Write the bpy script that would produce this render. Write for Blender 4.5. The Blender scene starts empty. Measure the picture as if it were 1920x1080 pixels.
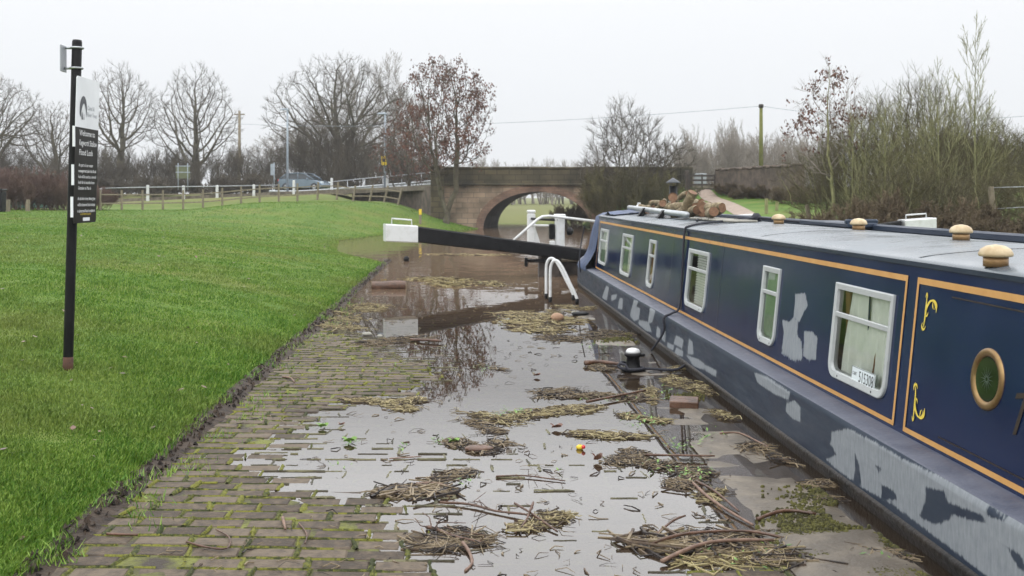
import bpy, bmesh, math, random
import numpy as np
from mathutils import Vector, Matrix
from mathutils.noise import noise as pnoise

random.seed(7)
S = bpy.context.scene
COL = S.collection
# ------------------------------------------------------------------ camera, world, sun, exposure
F, CX, HY, CH = 1920.0, 864.0, 368.0, 1.8      # photo focal (px), vanishing point, eye height
cam = bpy.data.cameras.new('camera'); camo = bpy.data.objects.new('camera', cam); COL.objects.link(camo)
camo.location = (0, 0, CH); camo.rotation_euler = (math.pi/2, 0, 0)
cam.sensor_width = 36; cam.lens = 36; cam.shift_x = 96/1920; cam.shift_y = -172/1920
cam.clip_start = .05; cam.clip_end = 3000
cam.dof.use_dof = True; cam.dof.focus_distance = 7.5; cam.dof.aperture_fstop = 4.5
S.camera = camo
S.view_settings.view_transform = 'Standard'; S.view_settings.look = 'None'
S.view_settings.exposure = -.03; S.view_settings.gamma = 1
S.cycles.use_denoising = True
S.cycles.max_bounces = 8; S.cycles.transparent_max_bounces = 24
try: S.cycles.denoiser = 'OPENIMAGEDENOISE'
except Exception: pass
W = bpy.data.worlds.new("World"); S.world = W; W.use_nodes = True
nt = W.node_tree; N = nt.nodes; LK = nt.links
bg = N['Background']
sky = N.new('ShaderNodeTexSky'); sky.sky_type = 'NISHITA'; sky.sun_disc = False
sky.sun_elevation = math.radians(30); sky.sun_rotation = math.radians(200)
hs = N.new('ShaderNodeHueSaturation'); hs.inputs['Saturation'].default_value = .25
LK.new(sky.outputs[0], hs.inputs['Color'])
tc = N.new('ShaderNodeTexCoord'); sx = N.new('ShaderNodeSeparateXYZ'); LK.new(tc.outputs['Generated'], sx.inputs[0])
rp = N.new('ShaderNodeValToRGB'); LK.new(sx.outputs['Z'], rp.inputs[0])
els = rp.color_ramp.elements
K = 20.0                                           # overcast cloud layer: pale at the horizon, about three times brighter overhead
els[0].position = 0.0; els[0].color = (.36*K/10, .368*K/10, .376*K/10, 1)
els[1].position = 1.0; els[1].color = (1.22*K/10, 1.24*K/10, 1.27*K/10, 1)
e = els.new(.10); e.color = (.395*K/10, .405*K/10, .418*K/10, 1)
e = els.new(.185); e.color = (.425*K/10, .434*K/10, .447*K/10, 1)
e = els.new(.27); e.color = (.92*K/10, .93*K/10, .95*K/10, 1)
e = els.new(.5); e.color = (.92*K/10, .93*K/10, .95*K/10, 1)
sc = N.new('ShaderNodeMix'); sc.data_type = 'RGBA'; sc.blend_type = 'ADD'; sc.inputs['Factor'].default_value = 1
sc2 = N.new('ShaderNodeVectorMath'); sc2.operation = 'SCALE'; sc2.inputs['Scale'].default_value = .012
sc3 = N.new('ShaderNodeVectorMath'); sc3.operation = 'SCALE'; sc3.inputs['Scale'].default_value = 10.0
LK.new(hs.outputs[0], sc2.inputs[0]); LK.new(rp.outputs[0], sc3.inputs[0])
sc4 = N.new('ShaderNodeVectorMath'); sc4.operation = 'ADD'
sc5 = N.new('ShaderNodeVectorMath'); sc5.operation = 'SCALE'; sc5.inputs['Scale'].default_value = 1.0
LK.new(sc2.outputs[0], sc5.inputs[0])
LK.new(sc3.outputs[0], sc4.inputs[0]); LK.new(sc5.outputs[0], sc4.inputs[1])
LK.new(sc4.outputs[0], bg.inputs['Color']); bg.inputs['Strength'].default_value = .115
sl = bpy.data.lights.new('sun', 'SUN'); sl.energy = .6; sl.angle = math.radians(40); sl.color = (1, .97, .93)
so = bpy.data.objects.new('sun', sl); COL.objects.link(so); so.location = (0, 0, 30)
so.rotation_euler = (math.radians(60-20), math.radians(-14), 0)

# ------------------------------------------------------------------ helpers
def P(px, py, d): return Vector(((px-CX)/F*d, d, CH-(py-HY)/F*d))
def G(px, py, z=0.0): return P(px, py, F*(CH-z)/(py-HY))
def sm(x, a, b):
    t = np.clip((x-a)/(b-a), 0, 1); return t*t*(3-2*t)

class MB:
    def __init__(s): s.v = []; s.f = []; s.sm = []
    def add(s, vs, fs, smooth=False):
        o = len(s.v); s.v += [tuple(v) for v in vs]
        s.f += [tuple(i+o for i in f) for f in fs]; s.sm += [smooth]*len(fs)
    def box(s, c, size, rot=None, b=0.0, taper=1.0):
        hx, hy, hz = size[0]/2, size[1]/2, size[2]/2
        R = rot if rot is not None else Matrix.Identity(3)
        c = Vector(c)
        if b <= 0:
            vs = [Vector((x*hx*(taper if z > 0 else 1), y*hy*(taper if z > 0 else 1), z*hz)) for z in (-1, 1) for y in (-1, 1) for x in (-1, 1)]
            s.add([R @ v+c for v in vs], [(0,2,3,1),(4,5,7,6),(0,1,5,4),(2,6,7,3),(0,4,6,2),(1,3,7,5)])
        else:
            vs = []; 
            for k, (ix, iz) in enumerate([(b,-hz),(0,-hz+b),(0,hz-b),(b,hz)]):
                tp = taper if iz > 0 else 1
                X, Y = hx*tp-ix, hy*tp-ix
                vs += [Vector((-X,-Y,iz)),Vector((X,-Y,iz)),Vector((X,Y,iz)),Vector((-X,Y,iz))]
            # bevel vertical edges by cutting corners
            out = []; 
            for k in range(4):
                q = vs[k*4:k*4+4]
                for j in range(4):
                    a, p, n = q[j], q[j-1], q[(j+1) % 4]
                    out.append(a+(p-a).normalized()*min(b, (p-a).length*.4)); out.append(a+(n-a).normalized()*min(b, (n-a).length*.4))
            fs = [tuple(reversed(range(8))), tuple(range(24, 32))]
            for k in range(3):
                for j in range(8):
                    fs.append((k*8+j, k*8+(j+1) % 8, k*8+8+(j+1) % 8, k*8+8+j))
            s.add([R @ v+c for v in out], fs)
    def tube(s, pts, rad, n=6, cap=True, smooth=True):
        pts = [Vector(p) for p in pts]; m = len(pts)
        if not hasattr(rad, '__len__'): rad = [rad]*m
        vs = []; u = None
        for i in range(m):
            t = (pts[min(i+1, m-1)]-pts[max(i-1, 0)])
            if t.length < 1e-9: t = Vector((0, 0, 1))
            t.normalize()
            if u is None: u = t.orthogonal().normalized()
            else:
                u = u-t*u.dot(t)
                u = u.normalized() if u.length > 1e-6 else t.orthogonal().normalized()
            w = t.cross(u)
            for k in range(n):
                a = 2*math.pi*k/n
                vs.append(pts[i]+(u*math.cos(a)+w*math.sin(a))*rad[i])
        fs = [(i*n+k, i*n+(k+1) % n, i*n+n+(k+1) % n, i*n+n+k) for i in range(m-1) for k in range(n)]
        if cap: fs += [tuple(reversed(range(n))), tuple(range((m-1)*n, m*n))]
        s.add(vs, fs, smooth)
    def lathe(s, prof, c, n=20, axis=None, smooth=True):
        R = Matrix.Identity(3) if axis is None else Vector((0, 0, 1)).rotation_difference(Vector(axis)).to_matrix()
        c = Vector(c); vs = []; m = len(prof)
        for r, z in prof:
            for k in range(n):
                a = 2*math.pi*k/n; vs.append(R @ Vector((r*math.cos(a), r*math.sin(a), z))+c)
        fs = [(i*n+k, i*n+(k+1) % n, i*n+n+(k+1) % n, i*n+n+k) for i in range(m-1) for k in range(n)]
        fs += [tuple(reversed(range(n))), tuple(range((m-1)*n, m*n))]
        s.add(vs, fs, smooth)
    def prism(s, a, b):      # two matching outlines
        n = len(a)
        s.add(list(a)+list(b), [tuple(reversed(range(n))), tuple(range(n, 2*n))]+[(k, (k+1) % n, n+(k+1) % n, n+k) for k in range(n)])
    def grid(s, rows, smooth=True):
        m, n = len(rows), len(rows[0])
        s.add([v for r in rows for v in r], [(i*n+j, i*n+j+1, i*n+n+j+1, i*n+n+j) for i in range(m-1) for j in range(n-1)], smooth)
    def build(s, name, mat, parent=None, local=False):
        me = bpy.data.meshes.new(name)
        off = Vector((0, 0, 0))
        o = bpy.data.objects.new(name, me); COL.objects.link(o)
        if parent is not None:
            q = parent
            if not local:
                while q is not None: off += q.location; q = q.parent
            o.parent = parent
        elif not local:
            A = np.array([tuple(v) for v in s.v]); mn = A.min(0); mx = A.max(0)
            off = Vector(((mn[0]+mx[0])/2, (mn[1]+mx[1])/2, mn[2])); o.location = off
        me.from_pydata([(v[0]-off.x, v[1]-off.y, v[2]-off.z) for v in s.v], [], s.f)
        me.polygons.foreach_set('use_smooth', s.sm)
        me.materials.append(mat); me.update()
        return o

def tag(o, label=None, cat=None, group=None, kind=None):
    if label: o['label'] = label
    if cat: o['category'] = cat
    if group: o['group'] = group
    if kind: o['kind'] = kind
    return o
def thing(name, label, cat, loc=(0, 0, 0), rz=0, group=None):
    o = bpy.data.objects.new(name, None); COL.objects.link(o); o.empty_display_size = .2
    o.location = loc; o.rotation_euler = (0, 0, rz)
    return tag(o, label, cat, group)
def dup(root, loc, rz=0, scale=None, label=None, group=None):
    r = root.copy(); COL.objects.link(r); r.location = loc; r.rotation_euler = (0, 0, rz)
    if scale is not None: r.scale = scale
    if label: r['label'] = label
    if group: r['group'] = group
    for ch in list(root.children):
        c = ch.copy(); COL.objects.link(c); c.parent = r
        for g in ch.children:
            d = g.copy(); COL.objects.link(d); d.parent = c
    return r

# ------------------------------------------------------------------ materials
def mat(name, c1, c2=None, scale=5, rough=.6, bump=0, bscale=None, metal=0, coat=0, isl=0, c3=None, stretch=(1, 1, 1), rough2=None, spec=.5, detail=6, lo=.35, hi=.65, isl_w=.3, bdist=.02):
    m = bpy.data.materials.new(name); m.use_nodes = True; t = m.node_tree; n = t.nodes; l = t.links
    b = n['Principled BSDF']; b.inputs['Roughness'].default_value = rough; b.inputs['Metallic'].default_value = metal
    b.inputs['Coat Weight'].default_value = coat; b.inputs['Coat Roughness'].default_value = .08
    b.inputs['Specular IOR Level'].default_value = spec
    c1 = (*c1, 1); b.inputs['Base Color'].default_value = c1
    tcn = n.new('ShaderNodeTexCoord'); mp = n.new('ShaderNodeMapping'); mp.inputs['Scale'].default_value = stretch
    gm = n.new('ShaderNodeNewGeometry'); l.new(gm.outputs['Position'], mp.inputs[0])
    if isl == 2 or bump == 0 and False: pass
    nz = n.new('ShaderNodeTexNoise'); nz.inputs['Scale'].default_value = scale; nz.inputs['Detail'].default_value = detail
    nz.inputs['Roughness'].default_value = .62
    l.new(mp.outputs[0], nz.inputs['Vector'])
    col = None
    if c2 is not None:
        r = n.new('ShaderNodeValToRGB'); l.new(nz.outputs['Fac'], r.inputs[0])
        r.color_ramp.elements[0].position = lo; r.color_ramp.elements[0].color = c1
        r.color_ramp.elements[1].position = hi; r.color_ramp.elements[1].color = (*c2, 1)
        if c3 is not None:
            e = r.color_ramp.elements.new((lo+hi)/2); e.color = (*c3, 1)
        col = r.outputs[0]
        if isl:
            mth = n.new('ShaderNodeMath'); mth.operation = 'MULTIPLY_ADD'
            mth.inputs[1].default_value = isl; mth.inputs[2].default_value = -isl/2
            l.new(gm.outputs['Random Per Island'], mth.inputs[0])
            ad = n.new('ShaderNodeMath'); ad.operation = 'ADD'; l.new(mth.outputs[0], ad.inputs[0]); l.new(nz.outputs['Fac'], ad.inputs[1])
            l.new(ad.outputs[0], r.inputs[0])
        l.new(col, b.inputs['Base Color'])
    if rough2 is not None:
        mr = n.new('ShaderNodeMapRange'); mr.inputs['From Min'].default_value = .35; mr.inputs['From Max'].default_value = .65
        mr.inputs['To Min'].default_value = rough; mr.inputs['To Max'].default_value = rough2
        l.new(nz.outputs['Fac'], mr.inputs['Value']); l.new(mr.outputs[0], b.inputs['Roughness'])
    if bump:
        n2 = n.new('ShaderNodeTexNoise'); n2.inputs['Scale'].default_value = bscale or scale*4; n2.inputs['Detail'].default_value = 5
        l.new(mp.outputs[0], n2.inputs['Vector'])
        bn = n.new('ShaderNodeBump'); bn.inputs['Strength'].default_value = bump; bn.inputs['Distance'].default_value = bdist
        l.new(n2.outputs['Fac'], bn.inputs['Height']); l.new(bn.outputs[0], b.inputs['Normal'])
    return m
M = {}
M['navy'] = mat('navy_paint', (.004, .0115, .045), (.006, .017, .058), 1.6, .13, .05, 2.5, coat=0, rough2=.22, spec=.29)
M['navy_hull'] = mat('hull_paint', (.014, .022, .043), (.050, .061, .078), 3, .32, .15, 4, rough2=.55, spec=.3, c3=(.025, .037, .058), stretch=(1, .6, 3), lo=.3, hi=.85, detail=9)
M['gunwale'] = mat('gunwale_paint', (.042, .050, .078), (.082, .089, .118), 5, .35, .2, 30, rough2=.55, spec=.35)
M['black_hull'] = mat('bitumen_black', (.007, .006, .0055), (.022, .015, .010), 4, .5, .5, 25, spec=.25)
M['primer'] = mat('grey_primer', (.20, .22, .245), (.27, .29, .31), 7, .5, .1, 40)
M['gold'] = mat('gold_paint', (.45, .235, .07), (.52, .285, .095), 9, .45, spec=.3)
M['yellow'] = mat('yellow_paint', (.62, .47, .04), (.68, .52, .06), 9, .4)
M['darkgold'] = mat('dim_letter_paint', (.022, .016, .012), (.04, .028, .018), 9, .5, spec=.2)
M['roof'] = mat('roof_paint', (.065, .08, .096), (.105, .125, .142), 2.0, .18, .05, 4, rough2=.36, spec=.4)
M['white'] = mat('white_paint', (.58, .59, .59), (.42, .42, .39), 6, .45, .1, 30, lo=.5, hi=.8)
M['whiteframe'] = mat('white_window_frame', (.40, .42, .42), (.30, .32, .32), 9, .4, lo=.5, hi=.8)
M['black'] = mat('black_paint', (.004, .004, .0045), (.010, .010, .011), 6, .38, .15, 20, rough2=.55, spec=.2)
M['steel'] = mat('galvanised_steel', (.32, .34, .35), (.45, .47, .48), 9, .4, metal=.7)
M['brass'] = mat('brass', (.36, .23, .11), (.24, .14, .06), 12, .35, metal=.45, rough2=.5)
M['cream'] = mat('weathered_cream', (.52, .42, .26), (.36, .26, .14), 14, .45)
M['brasswin'] = mat('old_brass', (.30, .20, .09), (.20, .12, .05), 12, .3, metal=.8, rough2=.45)
M['curtain'] = mat('curtain_cloth', (.86, .88, .82), (.74, .78, .70), 6, .9)
M['green_curtain_and_reflection'] = mat('green_curtain_and_reflection', (.24, .36, .23), (.30, .42, .28), 5, .8)
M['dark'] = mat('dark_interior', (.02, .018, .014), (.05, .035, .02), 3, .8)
M['wood_int'] = mat('cabin_wood', (.20, .10, .03), (.28, .15, .05), 6, .5, stretch=(1, 1, .2))
M['tarp'] = mat('blue_tarp', (.007, .022, .07), (.02, .05, .13), 4, .5, .5, 9, bdist=.05)
M['rope'] = mat('dark_rope', (.012, .014, .022), (.03, .03, .04), 60, .8)
M['bark_log'] = mat('log_bark', (.12, .10, .06), (.34, .28, .17), 14, .85, .8, 50, c3=(.16, .12, .07))
M['log_end'] = mat('sawn_wood', (.20, .11, .058), (.12, .058, .032), 25, .75, .3, 60)
M['wetwood'] = mat('wet_wood', (.05, .025, .014), (.12, .06, .035), 9, .4, .5, 40)
M['paleboard'] = mat('pale_boards', (.30, .29, .25), (.20, .19, .16), 12, .7)
M['cowl'] = mat('dull_cowl', (.07, .075, .085), None, rough=.5)
M['dullgreen'] = mat('dull_sign_green', (.085, .10, .045), (.11, .125, .06), 3, .6)
M['trunk'] = mat('tree_bark', (.05, .043, .03), (.11, .10, .065), 2.5, .9, .5, 9, c3=(.08, .07, .045))
M['mossbark'] = mat('mossy_bark', (.14, .145, .06), (.24, .235, .11), 3, .9, .4, 9)
M['twig'] = mat('twigs', (.045, .037, .026), (.095, .078, .055), .8, .9)
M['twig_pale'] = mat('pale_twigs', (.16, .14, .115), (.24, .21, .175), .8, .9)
M['twig_dry'] = mat('dry_twigs', (.085, .062, .036), (.155, .118, .07), 1.2, .9)
M['twig_green'] = mat('lichen_twigs', (.058, .054, .020), (.125, .115, .042), .9, .9, c3=(.082, .070, .034))
M['twig_red'] = mat('hedge_twigs', (.105, .06, .048), (.17, .11, .085), 1.5, .9)
M['seeds'] = mat('brown_seeds', (.075, .032, .022), (.15, .07, .045), 3, .8, isl=.6)
M['straw'] = mat('straw', (.045, .030, .017), (.32, .27, .14), 6, .75, isl=.8, c3=(.19, .145, .07))
M['straw_yel'] = mat('yellow_straw', (.07, .048, .024), (.32, .27, .13), 6, .7, isl=.75, c3=(.23, .18, .08))
M['straw_dark'] = mat('dark_reeds', (.018, .012, .009), (.19, .145, .085), 6, .6, isl=.9, c3=(.075, .048, .028))
M['leafgreen'] = mat('green_scraps', (.06, .14, .02), (.16, .28, .05), 8, .5, isl=.6)
M['leafbrown'] = mat('dead_leaf', (.06, .026, .017), (.14, .065, .04), 12, .4, isl=.5)
M['stick_red'] = mat('peeled_stick', (.11, .065, .045), (.21, .13, .09), 20, .6)
M['stone_brown'] = mat('brown_stone', (.26, .15, .09), (.34, .22, .14), 9, .7, .4, 30)
M['grassblade'] = mat('grass_blades', (.055, .142, .010), (.20, .30, .05), 2.6, .5, isl=.7, c3=(.105, .215, .022), spec=.3)
M['moss'] = mat('moss', (.032, .040, .008), (.175, .175, .024), 45, .95, .9, 160, isl=.4, c3=(.085, .092, .014))
M['moss_wet'] = mat('wet_moss', (.05, .045, .026), (.15, .14, .075), 7, .8, .6, 120, isl=.5)
M['brick'] = mat('paving_blocks', (.042, .031, .021), (.125, .098, .070), 18, .6, .8, 70, isl=.25, c3=(.082, .062, .044), spec=.25, rough2=.8, bdist=.008)
M['joint'] = mat('mossy_joint', (.035, .026, .018), (.13, .14, .02), 5, .8, .8, 60, lo=.38, hi=.6)
M['coping'] = mat('coping_stone', (.075, .06, .043), (.17, .145, .11), 5, .4, .5, 40, c3=(.115, .095, .07), isl=.2, rough2=.6, bdist=.01)
M['mud'] = mat('mud', (.012, .008, .006), (.05, .035, .024), 14, .75, .9, 40, isl=.5, bdist=.02, spec=.25)
M['asphalt'] = mat('wet_asphalt', (.085, .09, .10), (.13, .135, .145), 3, .6, .2, 60, spec=.3)
M['path'] = mat('gravel_path', (.20, .15, .115), (.30, .235, .185), 4, .8, .4, 50)
M['wallstone'] = mat('dark_wall', (.05, .04, .03), (.13, .10, .075), 2, .85, .6, 8, c3=(.085, .065, .05))
M['oldwood'] = mat('weathered_wood', (.14, .12, .08), (.24, .20, .14), 6, .85, .4, 30, stretch=(3, 3, .4))
M['greenpole'] = mat('mossy_pole', (.11, .12, .025), (.17, .175, .05), 3, .85)
M['darkwood'] = mat('dark_wood', (.025, .02, .018), (.06, .045, .035), 6, .7)
M['greypaint'] = mat('grey_steel_pole', (.22, .26, .30), (.30, .34, .38), 5, .5)
M['carpaint'] = mat('car_paint', (.15, .20, .25), (.17, .22, .27), 2, .22, metal=.35, coat=.6)
M['carglass'] = mat('car_glass', (.02, .027, .032), None, rough=.06)
M['tyre'] = mat('tyre_rubber', (.012, .012, .012), (.02, .02, .02), 9, .8)
M['rim'] = mat('alloy', (.35, .36, .37), None, rough=.3, metal=.8)
M['red'] = mat('red_lens', (.5, .03, .03), None, rough=.25)
M['signblack'] = mat('sign_black', (.006, .0055, .005), (.011, .010, .009), 3, .35, spec=.2)
M['signwhite'] = mat('sign_white', (.74, .76, .78), (.66, .68, .70), 3, .4)
M['signgrey'] = mat('sign_grey', (.30, .32, .34), None, rough=.4)
M['text'] = mat('sign_lettering', (.78, .79, .80), None, rough=.5)
M['emblem'] = mat('sign_emblem', (.06, .065, .075), None, rough=.5)
M['yellowsign'] = mat('yellow_sign', (.70, .50, .03), (.6, .42, .03), 8, .5)
M['greenbox'] = mat('green_container', (.05, .10, .08), (.07, .13, .10), 2, .6)
M['rust'] = mat('rust', (.045, .02, .012), (.09, .04, .022), 20, .85)
M['platewhite'] = mat('plate_white', (.62, .68, .70), None, rough=.4)
M['ink'] = mat('ink', (.015, .015, .018), None, rough=.5)

def worn(k):
    t = M[k].node_tree; n = t.nodes; l = t.links; b = n['Principled BSDF']; at = n.new('ShaderNodeAttribute'); at.attribute_name = 'inner'
    ge = n.new('ShaderNodeNewGeometry'); mp = n.new('ShaderNodeMapping'); mp.inputs['Scale'].default_value = (6, 22, 5); l.new(ge.outputs['Position'], mp.inputs[0])
    nz = n.new('ShaderNodeTexNoise'); nz.inputs['Scale'].default_value = 3; nz.inputs['Detail'].default_value = 6; l.new(mp.outputs[0], nz.inputs['Vector'])
    ad = n.new('ShaderNodeMath'); ad.operation = 'MULTIPLY_ADD'; ad.inputs[1].default_value = .9; l.new(at.outputs['Fac'], ad.inputs[0]); l.new(nz.outputs['Fac'], ad.inputs[2])
    mr = n.new('ShaderNodeMapRange'); mr.inputs[1].default_value = .62; mr.inputs[2].default_value = 1.0; l.new(ad.outputs[0], mr.inputs[0]); l.new(mr.outputs[0], b.inputs['Alpha'])
M['primer_worn'] = mat('worn_grey_primer', (.15, .17, .195), (.25, .27, .29), 5, .55, .1, 40, stretch=(1, 2.5, 1)); worn('primer_worn')
M['hull_worn'] = mat('worn_hull_paint', (.011, .023, .058), (.024, .040, .074), 3, .35, spec=.3); worn('hull_worn')
def glass():
    m = bpy.data.materials.new('window_glass'); m.use_nodes = True; t = m.node_tree; n = t.nodes; l = t.links; n.clear()
    o = n.new('ShaderNodeOutputMaterial'); mx = n.new('ShaderNodeMixShader'); fr = n.new('ShaderNodeFresnel'); fr.inputs[0].default_value = 1.5
    a = n.new('ShaderNodeBsdfTransparent'); a.inputs[0].default_value = (.95, .97, .95, 1)
    g = n.new('ShaderNodeBsdfGlossy'); g.inputs['Roughness'].default_value = .02
    l.new(fr.outputs[0], mx.inputs[0]); l.new(a.outputs[0], mx.inputs[1]); l.new(g.outputs[0], mx.inputs[2]); l.new(mx.outputs[0], o.inputs[0])
    return m
M['glass'] = glass()
def water_mat():
    m = bpy.data.materials.new('flood_water'); m.use_nodes = True; t = m.node_tree; n = t.nodes; l = t.links; n.clear()
    o = n.new('ShaderNodeOutputMaterial'); mx = n.new('ShaderNodeMixShader'); fr = n.new('ShaderNodeFresnel'); fr.inputs[0].default_value = 2.4
    a = n.new('ShaderNodeBsdfTransparent'); a.inputs[0].default_value = (.86, .79, .70, 1)
    d = n.new('ShaderNodeBsdfDiffuse'); d.inputs[0].default_value = (.185, .125, .082, 1)
    mm = n.new('ShaderNodeMixShader')
    g = n.new('ShaderNodeBsdfGlossy'); g.inputs['Roughness'].default_value = .012
    ge = n.new('ShaderNodeNewGeometry'); sp = n.new('ShaderNodeSeparateXYZ'); l.new(ge.outputs['Position'], sp.inputs[0])
    mr = n.new('ShaderNodeMapRange'); mr.inputs[1].default_value = 14; mr.inputs[2].default_value = 22; mr.inputs[3].default_value = .12; mr.inputs[4].default_value = .92
    l.new(sp.outputs['Y'], mr.inputs[0]); l.new(mr.outputs[0], mm.inputs[0])
    l.new(a.outputs[0], mm.inputs[1]); l.new(d.outputs[0], mm.inputs[2])
    mp = n.new('ShaderNodeMapping'); mp.inputs['Scale'].default_value = (1, .6, 1); l.new(ge.outputs['Position'], mp.inputs[0])
    nz = n.new('ShaderNodeTexNoise'); nz.inputs['Scale'].default_value = 1.7; nz.inputs['Detail'].default_value = 4; l.new(mp.outputs[0], nz.inputs['Vector'])
    mr2 = n.new('ShaderNodeMapRange'); mr2.inputs[1].default_value = 14; mr2.inputs[2].default_value = 24; mr2.inputs[3].default_value = .008; mr2.inputs[4].default_value = .09
    l.new(sp.outputs['Y'], mr2.inputs[0])
    bp = n.new('ShaderNodeBump'); bp.inputs['Distance'].default_value = .1; l.new(mr2.outputs[0], bp.inputs['Strength']); l.new(nz.outputs['Fac'], bp.inputs['Height'])
    l.new(bp.outputs[0], fr.inputs['Normal']); l.new(bp.outputs[0], g.inputs['Normal'])
    l.new(fr.outputs[0], mx.inputs[0]); l.new(mm.outputs[0], mx.inputs[1]); l.new(g.outputs[0], mx.inputs[2]); l.new(mx.outputs[0], o.inputs[0])
    return m
M['water'] = water_mat()
def bridge_mat(name, ca, cb, mortar, scale, moss=.0):
    m = bpy.data.materials.new(name); m.use_nodes = True; t = m.node_tree; n = t.nodes; l = t.links; b = n['Principled BSDF']
    ge = n.new('ShaderNodeNewGeometry'); sp = n.new('ShaderNodeSeparateXYZ'); cb_ = n.new('ShaderNodeCombineXYZ')
    l.new(ge.outputs['Position'], sp.inputs[0])
    ad = n.new('ShaderNodeMath'); ad.operation = 'ADD'; l.new(sp.outputs['X'], ad.inputs[0]); l.new(sp.outputs['Y'], ad.inputs[1])
    l.new(ad.outputs[0], cb_.inputs[0]); l.new(sp.outputs['Z'], cb_.inputs[1])
    br = n.new('ShaderNodeTexBrick'); br.inputs['Scale'].default_value = scale; br.inputs['Color1'].default_value = (*ca, 1); br.inputs['Color2'].default_value = (*cb, 1)
    br.inputs['Mortar'].default_value = (*mortar, 1); br.inputs['Mortar Size'].default_value = .022; br.inputs['Bias'].default_value = 0
    br.inputs['Brick Width'].default_value = .75; br.inputs['Row Height'].default_value = .33
    l.new(cb_.outputs[0], br.inputs['Vector'])
    nz = n.new('ShaderNodeTexNoise'); nz.inputs['Scale'].default_value = .75; nz.inputs['Detail'].default_value = 9; l.new(ge.outputs['Position'], nz.inputs['Vector'])
    mx = n.new('ShaderNodeMix'); mx.data_type = 'RGBA'; mx.blend_type = 'MULTIPLY'; mx.inputs['Factor'].default_value = .9
    r = n.new('ShaderNodeValToRGB'); r.color_ramp.elements[0].position = .3; r.color_ramp.elements[0].color = (.22, .21, .18, 1)
    r.color_ramp.elements[1].position = .7; r.color_ramp.elements[1].color = (1.4, 1.3, 1.15, 1)
    l.new(nz.outputs['Fac'], r.inputs[0]); l.new(br.outputs[0], mx.inputs[6]); l.new(r.outputs[0], mx.inputs[7])
    l.new(mx.outputs[2], b.inputs['Base Color']); b.inputs['Roughness'].default_value = .85
    bp = n.new('ShaderNodeBump'); bp.inputs['Strength'].default_value = .5; bp.inputs['Distance'].default_value = .03; l.new(mx.outputs[2], bp.inputs['Height']); l.new(bp.outputs[0], b.inputs['Normal'])
    return m
M['bridge'] = bridge_mat('bridge_masonry', (.21, .168, .132), (.35, .275, .215), (.17, .15, .125), 1.15)
M['parapet'] = bridge_mat('parapet_masonry', (.062, .056, .036), (.09, .078, .048), (.04, .036, .025), 1.1)
M['archring'] = bridge_mat('arch_bricks', (.17, .11, .085), (.23, .155, .12), (.12, .10, .09), 2.4)
M['soffit'] = bridge_mat('shaded_soffit_bricks', (.028, .023, .021), (.045, .037, .033), (.03, .026, .023), 2.4)  # shade under the arch put into the brick colour, far darker than the ring

def ground_mat():
    m = bpy.data.materials.new('lawn_and_fields'); m.use_nodes = True; t = m.node_tree; n = t.nodes; l = t.links; b = n['Principled BSDF']
    ge = n.new('ShaderNodeNewGeometry'); b.inputs['Roughness'].default_value = .9; b.inputs['Specular IOR Level'].default_value = .2
    def nz(s, d=6, st=(1, 1, 1)):
        mp = n.new('ShaderNodeMapping'); mp.inputs['Scale'].default_value = st; l.new(ge.outputs['Position'], mp.inputs[0])
        x = n.new('ShaderNodeTexNoise'); x.inputs['Scale'].default_value = s; x.inputs['Detail'].default_value = d; l.new(mp.outputs[0], x.inputs['Vector']); return x.outputs['Fac']
    r = n.new('ShaderNodeValToRGB'); l.new(nz(.9, 8), r.inputs[0])
    r.color_ramp.elements[0].position = .36; r.color_ramp.elements[0].color = (.058, .120, .014, 1)
    r.color_ramp.elements[1].position = .66; r.color_ramp.elements[1].color = (.105, .155, .028, 1)
    r2 = n.new('ShaderNodeValToRGB'); l.new(nz(.55, 6, (.5, 1, 1)), r2.inputs[0])
    r2.color_ramp.elements[0].position = .50; r2.color_ramp.elements[0].color = (0, 0, 0, 1)
    r2.color_ramp.elements[1].position = .70; r2.color_ramp.elements[1].color = (.6, .6, .6, 1)
    mx = n.new('ShaderNodeMix'); mx.data_type = 'RGBA'; l.new(r2.outputs[0], mx.inputs[0]); l.new(r.outputs[0], mx.inputs[6]); mx.inputs[7].default_value = (.17, .15, .045, 1)
    sy = n.new('ShaderNodeSeparateXYZ'); l.new(ge.outputs['Position'], sy.inputs[0]); my = n.new('ShaderNodeMapRange'); my.inputs[1].default_value = 63; my.inputs[2].default_value = 68; my.inputs[4].default_value = .72; l.new(sy.outputs['Y'], my.inputs[0])
    mf = n.new('ShaderNodeMix'); mf.data_type = 'RGBA'; l.new(my.outputs[0], mf.inputs[0]); l.new(mx.outputs[2], mf.inputs[6]); mf.inputs[7].default_value = (.14, .13, .05, 1)
    l.new(mf.outputs[2], b.inputs['Base Color'])
    bp = n.new('ShaderNodeBump'); bp.inputs['Strength'].default_value = .5; bp.inputs['Distance'].default_value = .03; l.new(nz(9, 6), bp.inputs['Height']); l.new(bp.outputs[0], b.inputs['Normal'])
    return m
M['ground'] = ground_mat()

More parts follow.
